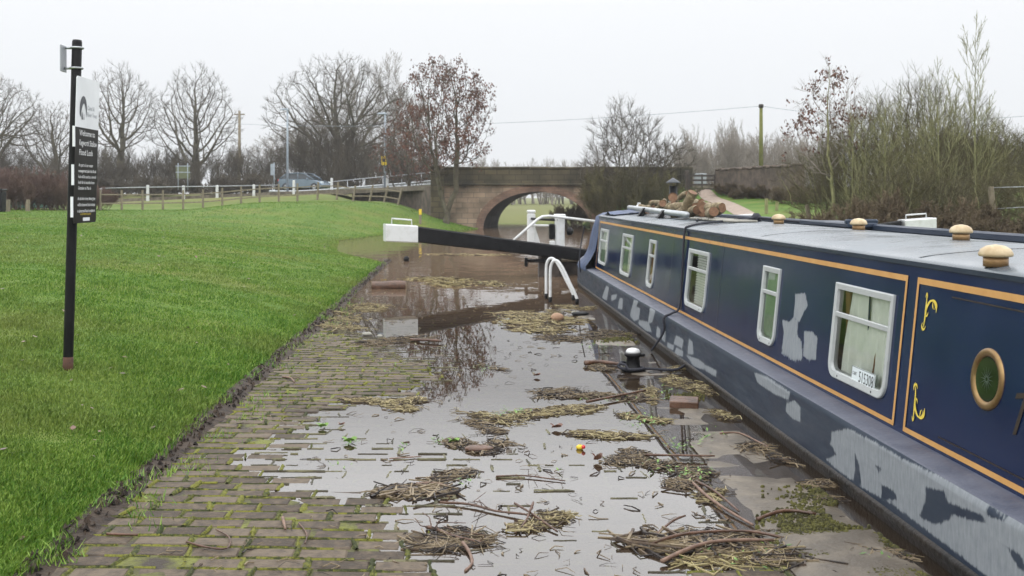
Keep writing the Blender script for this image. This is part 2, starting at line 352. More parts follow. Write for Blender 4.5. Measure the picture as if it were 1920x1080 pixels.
# ------------------------------------------------------------------ terrain
def edge_l(y): return np.interp(y, [-50, 27.5, 29.5, 33, 42, 48, 53, 56, 60, 66, 67], [-2.1, -2.1, -2.9, -4.0, -5.0, -3.6, -.7, .9, 1.1, 1.1, 1.1])
def edge_r(y): return np.interp(y, [-50, 30, 40, 52, 57, 66], [6.75, 6.75, 7.4, 8.0, 7.6, 7.6])
def road_z(x): return np.interp(x, [-200, -60, -26, -12, -4, 0, 12, 40, 200], [.8, .9, 1.38, 2.02, 2.30, 2.4, 2.4, 1.9, 1.5])
def road_y(x): return np.interp(x, [-200, -60, -26, -12, -6, -1, 14, 60, 200], [60, 66, 71, 73, 70, 61, 61, 66, 80])
def ground_z(x, y):
    x = np.asarray(x, float); y = np.asarray(y, float)
    t = np.maximum(edge_l(y)-x, 0)
    near = sm(y, 44, 60)
    A = .92+.15*sm(y, 30, 60)+near*.62*sm(x, -16, -7)
    tau = 5-3.3*near*sm(x, -18, -5)
    zl = A*(1-np.exp(-t/tau))+.05*np.sin(x*.45+y*.23)*np.minimum(t/3, 1)*(1-near*.6)
    nb_ = near*sm(x, -16, -9); zl = zl*(1-nb_)+(1.5*sm(t, -.6, 6.5)-.02)*nb_
    zl = zl + .03*np.clip(t*4, 0, 1)*(t > 0)*sm(y, -60, 8)*(1-sm(y, 27, 31))
    tr = np.maximum(x-edge_r(y), 0)
    zr = (.55+1.5*sm(y, 28, 57))*(1-np.exp(-tr/2.6))
    z = np.where(x < edge_l(y), zl, np.where(x > edge_r(y), zr, -.9))
    z = np.where((x > edge_l(y)) & (x < 2.2) & (y < 29), -.14, z)
    # rise to road
    ry = road_y(x); rz = road_z(x)
    k = sm(y, ry-8.5, ry-4.2)*np.where(x < 2, 1-sm(x, -9.5, -6.5), 1.0*(x > 8.6))
    z = z*(1-k)+(rz-.12)*k
    # beyond the road: flat fields
    k2 = sm(y, ry+5, ry+14)
    far = .75+1.25*sm(-x, 0, 8)
    z = np.where(y > ry+4, z*(1-k2)+far*k2, z)
    # meadow beyond the arch
    mead = (x > -1.2) & (x < 60) & (y > 64.5)
    zm = np.interp(y, [64.5, 67, 74, 80, 160, 3000], [-.15, .05, .28, .42, .50, .9])
    z = np.where(mead & (x < 8.6+np.maximum(y-66, 0)*1.2), zm, z)
    return z
xs = np.unique(np.concatenate([np.linspace(-420, -60, 16), np.linspace(-60, -14, 47), np.linspace(-14, -2.5, 40), [-2.35, -2.2, -2.13, -2.1, -2.06, -1.2], np.linspace(-.8, 2.1, 6), [2.19, 2.21, 6.74, 6.78, 7.0], np.linspace(7.3, 9, 12), np.linspace(9, 30, 40), np.linspace(32, 80, 20), np.linspace(90, 420, 14)]))
ys = np.unique(np.concatenate([np.linspace(-40, 2, 12), np.linspace(2, 30, 75), np.linspace(30, 90, 110), np.linspace(92, 180, 30), np.linspace(200, 730, 16)]))
XX, YY = np.meshgrid(xs, ys); ZZ = ground_z(XX, YY)
mb = MB(); mb.grid([[(XX[i, j], YY[i, j], ZZ[i, j]) for j in range(len(xs))] for i in range(len(ys))])
tag(mb.build('ground', M['ground']), kind='structure')
mb = MB(); mb.grid([[(x, y, 0.0) for x in np.linspace(-9, 14, 4)] for y in (-30, 10, 30, 66.5)], False)
tag(mb.build('water', M['water']), kind='structure')
# road
mb = MB(); rows = []
RX = np.concatenate([np.linspace(-160, -30, 20), np.linspace(-28, 16, 45), np.linspace(20, 120, 12)])
for x in RX:
    y = float(road_y(x)); z = float(road_z(x)); rows.append([(x, y-2.9, z), (x, y, z+.05), (x, y+2.9, z)])
mb.grid(rows); 
tag(mb.build('road', M['asphalt']), kind='structure')
mb = MB()
for x0, x1 in zip(RX[:-1], RX[1:]):
    for s, zz in ((-3.02, .1), (3.02, .1)):
        a = Vector((x0, float(road_y(x0))+s, float(road_z(x0)))); b = Vector((x1, float(road_y(x1))+s, float(road_z(x1))))
        mb.prism([a+Vector((0, -.07, -.2)), a+Vector((0, .07, -.2)), a+Vector((0, .07, zz)), a+Vector((0, -.07, zz))],
                 [b+Vector((0, -.07, -.2)), b+Vector((0, .07, -.2)), b+Vector((0, .07, zz)), b+Vector((0, -.07, zz))])
tag(mb.build('kerb', M['coping']), kind='structure')

# paving
def nz2(x, y, s, seed=0): return pnoise(Vector((x*s+seed, y*s-seed, seed*.7)))
def shore(y): return np.interp(y, [3, 4.6, 5.4, 6, 7, 8.5, 10, 12, 14, 16, 18, 29], [-.05, -.12, -.2, -.65, -1.45, -1.1, -.55, -.75, -1.8, -2.3, -2.8, -3.2])
def shore_r(y): return np.interp(y, [3, 4.8, 5.4, 6.2, 7, 9, 11, 12.5, 29], [.75, .95, 1.65, 2.05, 2.15, 2.12, 2.0, 2.0, 2.4])
def pav(x, y):
    h = .020*float(np.clip(shore(y)-x, -.36-.9*sm(y, 6.9, 9), 1.5))
    r = x-float(shore_r(y))
    if r > -.4: h = max(h, .03*r)
    h -= .05*float(sm(y, 16, 23))
    return h+.010*nz2(x, y, .9, 3)+.005*nz2(x, y, 2.7, 9)
mb = MB(); mossv = MB(); mossw = MB()
row = 0; y = 2.5; BL, BW = .285, .150
while y < 29:
    x = -2.0+(BL/2 if row % 2 else 0)-BL+random.uniform(-.03, .03)
    while x < 1.52:
        L = BL*random.uniform(.86, 1.12)
        x0, x1 = max(x, -2.05), min(x+L, 1.55)
        if x1-x0 > .06:
            cx, cy = (x0+x1)/2, y+BW/2
            h = pav(cx, cy)+random.gauss(0, .0022)
            g = .010; hx, hy = (x1-x0)/2-g, BW/2-g*random.uniform(.8, 1.1)
            tx, ty = random.gauss(0, .007), random.gauss(0, .009)
            vs = []
            for (fx, fy, dz) in ((1, 1, -.05), (1, 1, -.010), (.86, .80, 0)):
                if fx == .86: fx = 1-.011/hx; fy = 1-.011/hy
                for sx_, sy_ in ((-1, -1), (1, -1), (1, 1), (-1, 1)):
                    u, v = sx_*hx*fx, sy_*hy*fy
                    vs.append((cx+u+random.uniform(-.003, .003), cy+v+random.uniform(-.003, .003), h+dz+tx*u+ty*v))
            fs = [(8, 9, 10, 11)]
            for k in range(2):
                for j in range(4): fs.append((k*4+j, k*4+(j+1) % 4, k*4+4+(j+1) % 4, k*4+4+j))
            mb.add(vs, fs)
            wet = h < .001
            pm = (.92 if x1 < -.2 else .7) if not wet else (.32 if h > -.010 else .04)
            if random.random() < pm:          # moss filling the gap at the block's end
                dst = mossw if wet else mossv
                w_ = random.uniform(.006, .018)*(1 if not wet else .8); sk = random.gauss(0, .008); e_ = .007
                hh = h+random.uniform(-.001, .004) if not wet else random.uniform(-.0015, .0018); rows_ = []
                for q in range(11):
                    v = q/5-1; f_ = random.uniform(.45, 1.45)*(1.1-.3*abs(v)); xm = x1+sk*v+random.gauss(0, .002); ym = cy+v*(BW/2+.004)
                    rows_.append([(xm-w_*f_-e_*.3, ym, hh-.010), (xm-w_*f_*.6, ym, hh+.001+random.uniform(0, .003)), (xm, ym, hh+.003), (xm+w_*f_*.6, ym, hh+.001), (xm+w_*f_+e_*.3, ym, hh-.010)])
                dst.grid(rows_)
        x += L
    # strip moss along the course joint
    for q in range(34):
        mx_ = random.uniform(-2.0, 1.5) if q < 18 else random.uniform(-2, .1); h = pav(mx_, y); wet = h < .002
        if wet and random.random() < .35: continue
        L = random.uniform(.05, .22); dst = mossw if wet else mossv
        hh = h+random.uniform(-.002, .004) if not wet else h+random.uniform(.001, .0105)
        if wet and hh < .0006: continue
        w_ = random.uniform(.004, .010)*(.7 if wet else 1)
        pts = [(mx_+L*(k/5-.5), y+random.uniform(-.004, .004)) for k in range(6)]
        dst.add([(px, py-w_, hh-.006) for px, py in pts]+[(px, py, hh+.003) for px, py in pts]+[(px, py+w_, hh-.006) for px, py in pts],
                [(i, i+1, 7+i, 6+i) for i in range(5)]+[(6+i, 7+i, 13+i, 12+i) for i in range(5)], True)
    y += BW; row += 1
pvx = mb.build('towpath', M['brick']); tag(pvx, kind='structure')
mb = MB(); gx = np.linspace(-2.12, 1.57, 38); gy = np.linspace(2.4, 29.1, 200)
mb.grid([[(x, y, pav(x, y)-.0045+.005*nz2(x, y, 6, 4)) for x in gx] for y in gy])
tag(mb.build('joint_bed', M['joint']), kind='structure')
tag(mossv.build('moss', M['moss']), 'yellow green moss growing in the joints of the dry paving blocks', 'moss', kind='stuff')
tag(mossw.build('wet_moss', M['moss_wet']), 'olive moss poking out of the flooded paving joints', 'moss', kind='stuff')
# coping stones of the quay, one structure
mb = MB(); y = 2.0
while y < 29:
    L = random.uniform(.9, 1.3); x0, x1 = 1.58, 2.2
    z = pav(1.9, y+L/2)+random.uniform(-.006, .006); nx, ny = 7, 9
    def top(u, v): 
        X = x0+.008+(x1-x0-.016)*u; Y = y+.008+(L-.016)*v
        ed = min(u, 1-u)*7; ev = min(v, 1-v)*14
        return (X, Y, z+.010*nz2(X, Y, 3, 5)+.006*nz2(X, Y, 9, 2)-.02*max(0, 1-min(ed, ev)*2)+.02*u*float(sm(-Y, -7, -5)))
    rows = [[top(i/nx, j/ny) for i in range(nx+1)] for j in range(ny+1)]
    mb.grid(rows)
    ring = rows[0]+[r[-1] for r in rows[1:]]+rows[-1][-2::-1]+[r[0] for r in rows[-2:0:-1]]
    n = len(ring); mb.add(ring+[(a, b, -1.2) for a, b, c in ring], [((i+1) % n, i, n+i, n+(i+1) % n) for i in range(n)])
    y += L
tag(mb.build('quay', M['coping']), kind='structure')
mb = MB(); mb.box((6.95, 10, -.55), (.5, 62, 1.14), b=.03)
tag(mb.build('far_quay', M['coping']), kind='structure')
# moss mats on the coping stones
mb = MB()
def blob_mat(px, py, w, h, n=26):
    for i in range(n*20):
        c = G(px+w*max(-1, min(1, random.gauss(0, .55))), py+h*max(-1, min(1, random.gauss(0, .55))))
        if c.x > 2.2 or nz2(c.x, c.y, 3, 2) < -.02+.06*random.random(): continue
        a = random.uniform(.006, .020)
        z = max(pav(c.x, c.y), 0)+.008
        ring = [(c.x+a*math.cos(t)*random.uniform(.6, 1.2), c.y+a*.8*math.sin(t)*random.uniform(.6, 1.2), z-.015) for t in np.linspace(0, 2*math.pi, 11)[:-1]]
        ring2 = [(c.x+(x-c.x)*.65, c.y+(y-c.y)*.65, z+random.uniform(.002, .010)) for x, y, q in ring]
        mb.add(ring+ring2+[(c.x, c.y, z+.012)], [(i, (i+1) % 10, 10+(i+1) % 10, 10+i) for i in range(10)]+[(10+i, 10+(i+1) % 10, 20) for i in range(10)], True)
for a in [(1540, 970, 110, 55, 60), (1620, 1050, 120, 40, 46), (1480, 1000, 60, 30, 16), (1560, 930, 60, 20, 16), (1160, 635, 45, 8, 24), (1290, 745, 40, 12, 12), (1700, 1075, 60, 25, 20)]: blob_mat(*a)
M['mossmat'] = mat('moss_mat', (.045, .042, .012), (.12, .115, .028), 9, .95, 1, 140, isl=.4)
tag(mb.build('moss_mat', M['mossmat']), 'thick olive moss mats on the quay edge along the boat', 'moss', kind='stuff')
# mud and dead leaf margin between lawn and paving
mb = MB()
for i in range(1700):
    y = 3+26*random.random()**1.8; x = -2.02+random.gauss(0, .055)
    z = max(pav(max(x, -2), y), 0)+.012 if x > -2.1 else float(ground_z(x, y))+.01
    a = random.uniform(.006, .024); 
    t0 = random.random()*6
    ring = [Vector((x+a*math.cos(t0+t)*random.uniform(.5, 1.3), y+a*math.sin(t0+t)*random.uniform(.5, 1.3), z+random.uniform(-.012, .022))) for t in (0, 1.25, 2.5, 3.8, 5)]
    mb.add(ring+[Vector((x, y, z+random.uniform(.0, .04)))], [(k, (k+1) % 5, 5) for k in range(5)])
tag(mb.build('mud_margin', M['mud']), 'dark mud and dead leaves along the lawn edge', 'mud', kind='stuff')
mb = MB(); rows = []
for y in np.linspace(2, 29, 240):
    w1 = .10+.06*nz2(0, y, 1.3, 2); rows.append([(-2.12, y, .03+.02*nz2(1, y, 2, 1)), (-2.04, y, max(pav(-2, y), 0)+.022+.014*nz2(3, y, 4, 1)), (-1.98+w1*.3, y, max(pav(-1.95, y), 0)+.010+.008*nz2(5, y, 5)), (-1.95+w1*.9, y, pav(-1.85, y)-.012)])
mb.grid(rows); tag(mb.build('mud_strip', M['mud']), kind='structure')

# grass blades
def grass(name, n, ymin, ymax, xfun, hgt, wid, label, seed, matk='grassblade'):
    rg = np.random.default_rng(seed)
    u = rg.random(n); y = ymin*(ymax/ymin)**u
    x = xfun(y, rg, n)+np.where(rg.random(n) < .12, rg.random(n)*.25, 0)
    en = np.array([pnoise(Vector((b*1.1, 0, 3)))*.22+pnoise(Vector((b*4.5, 0, 5)))*.10 for b in y]); ok = (x < edge_l(y)-.02+.10+en*.9*(y < 28)) if name == 'grass' else np.ones(n, bool)
    x, y = x[ok], y[ok]; n = len(x)
    z = np.where((x > edge_l(y)) & (y < 29), .022, ground_z(x, y))
    cl = np.array([pnoise(Vector((a*1.8, b*1.8, 0))) for a, b in zip(x, y)])
    cl2 = np.array([pnoise(Vector((a*.5, b*.5, 7))) for a, b in zip(x, y)])
    edge = np.exp(-(edge_l(y)-x)/.22) if name == 'grass' else 0
    h = hgt*(.75+.85*np.clip(cl+.2, -.6, 1)+.35*cl2+.8*edge)*rg.uniform(.55, 1.3, n)
    w = wid*rg.uniform(.7, 1.3, n)*(1+y*.075)
    a = rg.uniform(0, 2*np.pi, n); ln = rg.uniform(.15, .75, n)*h
    la = rg.uniform(0, 2*np.pi, n)
    dx, dy = np.cos(a)*w, np.sin(a)*w
    lx, ly = np.cos(la)*ln+.2*h, np.sin(la)*ln-.15*h
    V = np.empty((n, 5, 3))
    V[:, 0] = np.stack([x-dx, y-dy, z-.01], 1); V[:, 1] = np.stack([x+dx, y+dy, z-.01], 1)
    V[:, 2] = np.stack([x+dx*.8+lx*.35, y+dy*.8+ly*.35, z+h*.6], 1); V[:, 3] = np.stack([x-dx*.8+lx*.35, y-dy*.8+ly*.35, z+h*.6], 1)
    V[:, 4] = np.stack([x+lx, y+ly, z+h*.95], 1)
    me = bpy.data.meshes.new(name); me.vertices.add(n*5); me.vertices.foreach_set('co', V.reshape(-1))
    base = (np.arange(n)*5)[:, None]
    loops = np.concatenate([base+np.array([[0, 1, 2, 3]]), base+np.array([[3, 2, 4]])], 1).reshape(-1)
    me.loops.add(n*7); me.loops.foreach_set('vertex_index', loops)
    me.polygons.add(n*2)
    st = ((np.arange(n)*7)[:, None]+np.array([[0, 4]])).reshape(-1)
    me.polygons.foreach_set('loop_start', st)
    me.update(calc_edges=True); me.validate()
    me.materials.append(M[matk]); o = bpy.data.objects.new(name, me); COL.objects.link(o)
    return tag(o, label, 'grass', kind='stuff')
gm_ = M['grassblade'].node_tree; gn = gm_.nodes; gb = gn['Principled BSDF']; gl2 = gm_.links
src = gb.inputs['Base Color'].links[0].from_socket; gg = gn.new('ShaderNodeNewGeometry'); g1 = gn.new('ShaderNodeTexNoise'); g1.inputs['Scale'].default_value = .33; g1.inputs['Detail'].default_value = 5
gl2.new(gg.outputs['Position'], g1.inputs['Vector']); gr = gn.new('ShaderNodeMapRange'); gr.inputs[1].default_value = .47; gr.inputs[2].default_value = .68; gr.inputs[4].default_value = .5; gl2.new(g1.outputs['Fac'], gr.inputs[0])
gx_ = gn.new('ShaderNodeMix'); gx_.data_type = 'RGBA'; gl2.new(gr.outputs[0], gx_.inputs[0]); gl2.new(src, gx_.inputs[6]); gx_.inputs[7].default_value = (.20, .19, .06, 1); gl2.new(gx_.outputs[2], gb.inputs['Base Color'])
grass('grass', 470000, 4.2, 58, lambda y, r, n: edge_l(y)-(r.random(n)**1.2)*np.minimum(.47*y+1-2.1, 27), .031, .0020, 'short green lawn grass on the bank beside the towpath', 1)

# ------------------------------------------------------------------ bridge
BY = 57.0; X0, AA, BB = 4.25, 3.0, 2.05
br = thing('stone_bridge', 'old stone arched road bridge with dark mossy parapet across the flooded canal', 'bridge', (4.25, 60, 0))
def arch_pts(a, b, n=40): return [(X0+a*math.cos(t), b*math.sin(t)) for t in np.linspace(math.pi, 0, n)]
mb = MB(); xl, xr = -1.25, 12.4; ztop = 2.42
ap = [(X0-AA, -1.0)]+arch_pts(AA, BB)+[(X0+AA, -1.0)]
for yy in (BY, 63.0):
    sk = 1.05*(yy-BY)/6; top = [(x+sk, yy, ztop) for x, z in ap]; bot = [(x+sk, yy, z) for x, z in ap]
    mb.grid([top, bot], False)
    for a, b in ((xl, X0-AA+sk), (X0+AA+sk, xr)): mb.add([(a, yy, -1), (b, yy, -1), (b, yy, ztop), (a, yy, ztop)], [(0, 1, 2, 3)])
mb.add([(xl, BY, -1), (xl, 63, -1), (xl, 63, ztop), (xl, BY, ztop), (xr, BY, -1), (xr, 63, -1), (xr, 63, ztop), (xr, BY, ztop)], [(0, 1, 2, 3), (4, 7, 6, 5)])
mb.build('spandrel_wall', M['bridge'], br)
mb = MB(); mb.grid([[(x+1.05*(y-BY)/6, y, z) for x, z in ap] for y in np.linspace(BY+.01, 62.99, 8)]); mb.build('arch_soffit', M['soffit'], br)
mb = MB()
for yy, d in ((BY, -.05),):
    o_, i_ = arch_pts(AA+.42, BB+.38, 40), arch_pts(AA, BB, 40)
    f = [[(x, yy+d, z) for x, z in o_], [(x, yy+d, z) for x, z in i_], [(x, yy+.2, z) for x, z in i_]]
    mb.grid([[(x, yy, z) for x, z in o_]]+f, False)
mb.build('arch_ring', M['archring'], br)
mb = MB(); mb.box(((xl+xr)/2, BY-.02, 2.46), (xr-xl+.1, .30, .14), b=.03); mb.build('string_course', M['parapet'], br)
mb = MB()
for yy in (BY+.15, 62.85):
    mb.box(((xl+xr)/2, yy, 2.93), (xr-xl, .36, .80))
    x = xl
    while x < xr-.3:
        L = min(random.uniform(.8, 1.3), xr-x); mb.box((x+L/2, yy, 3.38+random.uniform(-.012, .012)), (L-.01, .46, .12), b=.03); x += L
mb.build('parapet', M['parapet'], br)
mb = MB(); mb.box((xl-.05, BY+.1, 1.0), (.75, .65, 4.75), b=.04); mb.box((xl-.05, BY+.1, 3.42), (.85, .75, .14), b=.03); mb.build('pilaster', M['parapet'], br)
mb = MB(); mb.box((xr+.15, BY+.2, 2.2), (.7, .6, 2.5), b=.04); mb.build('pilaster', M['parapet'], br)
# wing wall, left, retains the road as it comes down
mb = MB(); wl = [P(822, 352, 57.2), P(800, 353, 59.5), P(775, 354, 62.5), P(745, 357, 65.0), P(715, 361, 67.3), P(660, 364, 69)]
a = [Vector((p.x, p.y, -.8)) for p in wl]
mb.grid([[p+Vector((0, 0, .08)) for p in wl], a], False)
mb.grid([[p+Vector((.05, .45, .08)) for p in wl], [p+Vector((0, 0, .08)) for p in wl]], False)
tag(mb.build('wing_wall', M['wallstone']), 'low dark retaining wall sloping down from the bridge to the left bank', 'wall')
# right-hand wall beyond the gate
mb = MB(); a, b = P(1349, 360, 55), P(1500, 362, 47); n = 24
for i in range(n):
    p = a.lerp(b, (i+.5)/n); L = (b-a).length/n; R = Matrix.Rotation(math.atan2(b.y-a.y, b.x-a.x), 3, 'Z')
    mb.box((p.x, p.y, 2.15+random.uniform(-.01, .01)), (L, .45, 2.1), R)
    mb.box((p.x, p.y, 3.22+random.uniform(-.03, .03)), (L*.98, .55, .12), R, b=.03)
tag(mb.build('stone_wall', M['wallstone']), 'dark mossy stone wall to the right of the wooden gate', 'wall')
# wooden gate at the top of the path
gp = P(1316, 358, 55.5); gt = thing('wooden_gate', 'dark wooden footpath gate at the end of the bridge parapet', 'gate', tuple(gp))
for dx in (-.82, .82):
    mb = MB(); mb.box(gp+Vector((dx, 0, .42)), (.22, .2, 1.35), b=.02); mb.build('gate_post', M['darkwood'], gt)
mb = MB()
for k in range(4): mb.box(gp+Vector((0, 0, .1+.24*k)), (1.48, .05, .10))
for dx in (-.68, 0, .68): mb.box(gp+Vector((dx, -.04, .45)), (.08, .04, .9))
mb.build('gate_bars', M['darkwood'], gt)
sb = P(1313, 338, 58); mb = MB(); mb.box(sb, (.7, .06, .8), b=.02); mb.box(sb+Vector((0, .05, -.9)), (.08, .06, 1.6)); tag(mb.build('notice_board', M['signgrey']), 'pale grey board standing behind the wooden gate', 'board')
# gravel path from the gate
mb = MB(); rows = []
for t in np.linspace(0, 1, 30):
    y = 55.5-31*t; x = 13.1-3.2*t-1.4*t*t+.3*math.sin(3*t); w = .42
    rows.append([(x+w*k, y, float(ground_z(x+w*k, y))+.035*(1-abs(k))+.012) for k in (-1, -.5, 0, .5, 1)])
mb.grid(rows); tag(mb.build('path', M['path']), kind='structure')

# ------------------------------------------------------------------ trees
def rot_about(d, ang, az):
    u = d.orthogonal().normalized(); w = d.cross(u)
    return (d*math.cos(ang)+(u*math.cos(az)+w*math.sin(az))*math.sin(ang)).normalized()
def grow(A, B, rng, p, d, L, r, lev, cfg, tips):
    mx = cfg['max']; n = [6, 5, 4, 3, 2, 2][lev]
    pts = [p.copy()]; rad = [r]; dirs = [d.copy()]
    wig = cfg.get('wig', .16)*(1+.25*lev)
    for i in range(n):
        d = (d+Vector((rng.gauss(0, wig), rng.gauss(0, wig), rng.gauss(0, wig*.7)+cfg['up'][min(lev, len(cfg['up'])-1)]))).normalized()
        p = p+d*(L/n); pts.append(p.copy()); dirs.append(d.copy())
        rad.append(max(r*(1-(1-cfg.get('tap', .45))*(i+1)/n), cfg['rmin']))
    if lev == mx: rad[-1] = cfg['rmin']*.6
    (A if lev < cfg.get('wood', 2) else B).tube(pts, rad, 7 if lev == 0 else (5 if lev == 1 else (4 if lev == 2 else 3)), cap=False)
    if lev == mx:
        tips.append((p, d)); return
    k = cfg['n'][lev]; t0 = cfg['t0'][lev]
    for j in range(k):
        t = t0+(1-t0)*(j+rng.random()*.8)/k; t = min(t, .999)
        i = int(t*n); q = pts[i].lerp(pts[i+1], t*n-i); dd = dirs[i+1]
        a = cfg['ang'][lev]*rng.uniform(.65, 1.3)*(1.15-.4*t)
        nd = rot_about(dd, a, rng.uniform(0, 6.283) if lev else (j*2.4+rng.uniform(-.5, .5)))
        LL = L*cfg['ratio'][lev]*rng.uniform(.7, 1.2)*(1.15-.45*t)
        grow(A, B, rng, q, nd, LL, max(rad[i]*cfg.get('rr', .6), cfg['rmin']), lev+1, cfg, tips)
    grow(A, B, rng, p, d, L*cfg['ratio'][lev]*.8, rad[-1], lev+1, cfg, tips)
BIG = dict(max=5, n=[6, 6, 6, 5, 4], t0=[.38, .22, .18, .12, .1], ang=[.8, .68, .62, .6, .6], ratio=[1.0, .58, .5, .5, .55], up=[.06, .11, .10, .09, .07, .05], rmin=.011, wig=.12, rr=.46, tap=.35)
TALL = dict(max=4, n=[16, 6, 5, 4], t0=[.18, .2, .15, .1], ang=[.65, .6, .6, .6], ratio=[.36, .5, .55, .55], up=[.05, .14, .10, .08, .06], rmin=.011, wig=.07, tap=.12, rr=.42)
ASH = dict(max=4, n=[13, 6, 5, 4], t0=[.22, .22, .2, .1], ang=[.8, .65, .6, .6], ratio=[.45, .5, .5, .5], up=[.05, .13, .09, .05, .02], rmin=.009, wig=.08, tap=.2, rr=.42)
BUSH = dict(max=4, n=[6, 6, 5, 4], t0=[.2, .15, .15, .1], ang=[.55, .55, .6, .6], ratio=[.6, .55, .55, .55], up=[.05, .07, .05, .03, .02], rmin=.0045, wig=.13, rr=.48, tap=.35)
SAP = dict(max=3, n=[20, 4, 3], t0=[.2, .2, .2], ang=[.62, .55, .5], ratio=[.2, .5, .5], up=[.05, .15, .1, .05], rmin=.005, wig=.03, tap=.1, rr=.4)
def make_tree(name, cfg, seed, H, Wd, label, pos, stems=1, lean=.0, bark='trunk', twig='twig', trunk_r=.3, leaves=0, leafmat='seeds', leafsize=.12, spread=.3, cat='tree', group=None, tdir=None, leafz=0, trunk0=.4):
    rng = random.Random(seed); A, B = MB(), MB(); tips = []
    for s in range(stems):
        a = rng.uniform(0, 6.283) if tdir is None else tdir+rng.gauss(0, .4); sp = spread*(rng.uniform(.3, 1) if stems > 1 else .2)
        d = Vector((math.cos(a)*sp+lean, math.sin(a)*sp, 1)).normalized()
        q = Vector((math.cos(a)*.12*stems**.5*rng.random(), math.sin(a)*.12*stems**.5*rng.random(), 0)) if stems > 1 else Vector((0, 0, 0))
        grow(A, B, rng, q, d, trunk0*rng.uniform(.75, 1.1) if stems > 1 else trunk0, trunk_r/H*rng.uniform(.7, 1), 0, {**cfg, 'rmin': cfg['rmin']/H}, tips)
    V = np.array(A.v+B.v); zt = np.percentile(V[:, 2], 99.7); wd = np.percentile(V[:, 0], 99)-np.percentile(V[:, 0], 1)
    sz = H/zt; sxy = Wd/wd
    # widen positions; keep tube radius near real by scaling about each tube evenly
    for m in (A, B): m.v = [(v[0]*sxy, v[1]*sxy, v[2]*sz) for v in m.v]
    root = thing(name, label, cat, pos, group=group)
    A.build('trunk', M[bark], root, local=True); B.build('crown', M[twig], root, local=True)
    if leaves:
        C = MB(); sel = [t for t in tips if t[0].z*sz > leafz*H*rng.uniform(.8, 1.15)]
        for k in range(leaves):
            p, d = rng.choice(sel); p = Vector((p.x*sxy, p.y*sxy, p.z*sz))
            for q in range(rng.randint(4, 8)):
                c = p+Vector((rng.gauss(0, leafsize*.55), rng.gauss(0, leafsize*.55), rng.gauss(-leafsize*.5, leafsize*.6)))
                u = Vector((rng.gauss(0, 1), rng.gauss(0, 1), rng.gauss(0, .5))).normalized()*leafsize*rng.uniform(.18, .4)
                v = Vector((rng.gauss(0, .4), rng.gauss(0, .4), -1)).normalized()*leafsize*rng.uniform(.4, .9)
                C.add([c-u*.5, c+v*.5-u, c+v, c+v*.5+u], [(0, 1, 2, 3)])
        tag(C.build('seed_clusters', M[leafmat], root, local=True), kind='stuff')
    return root
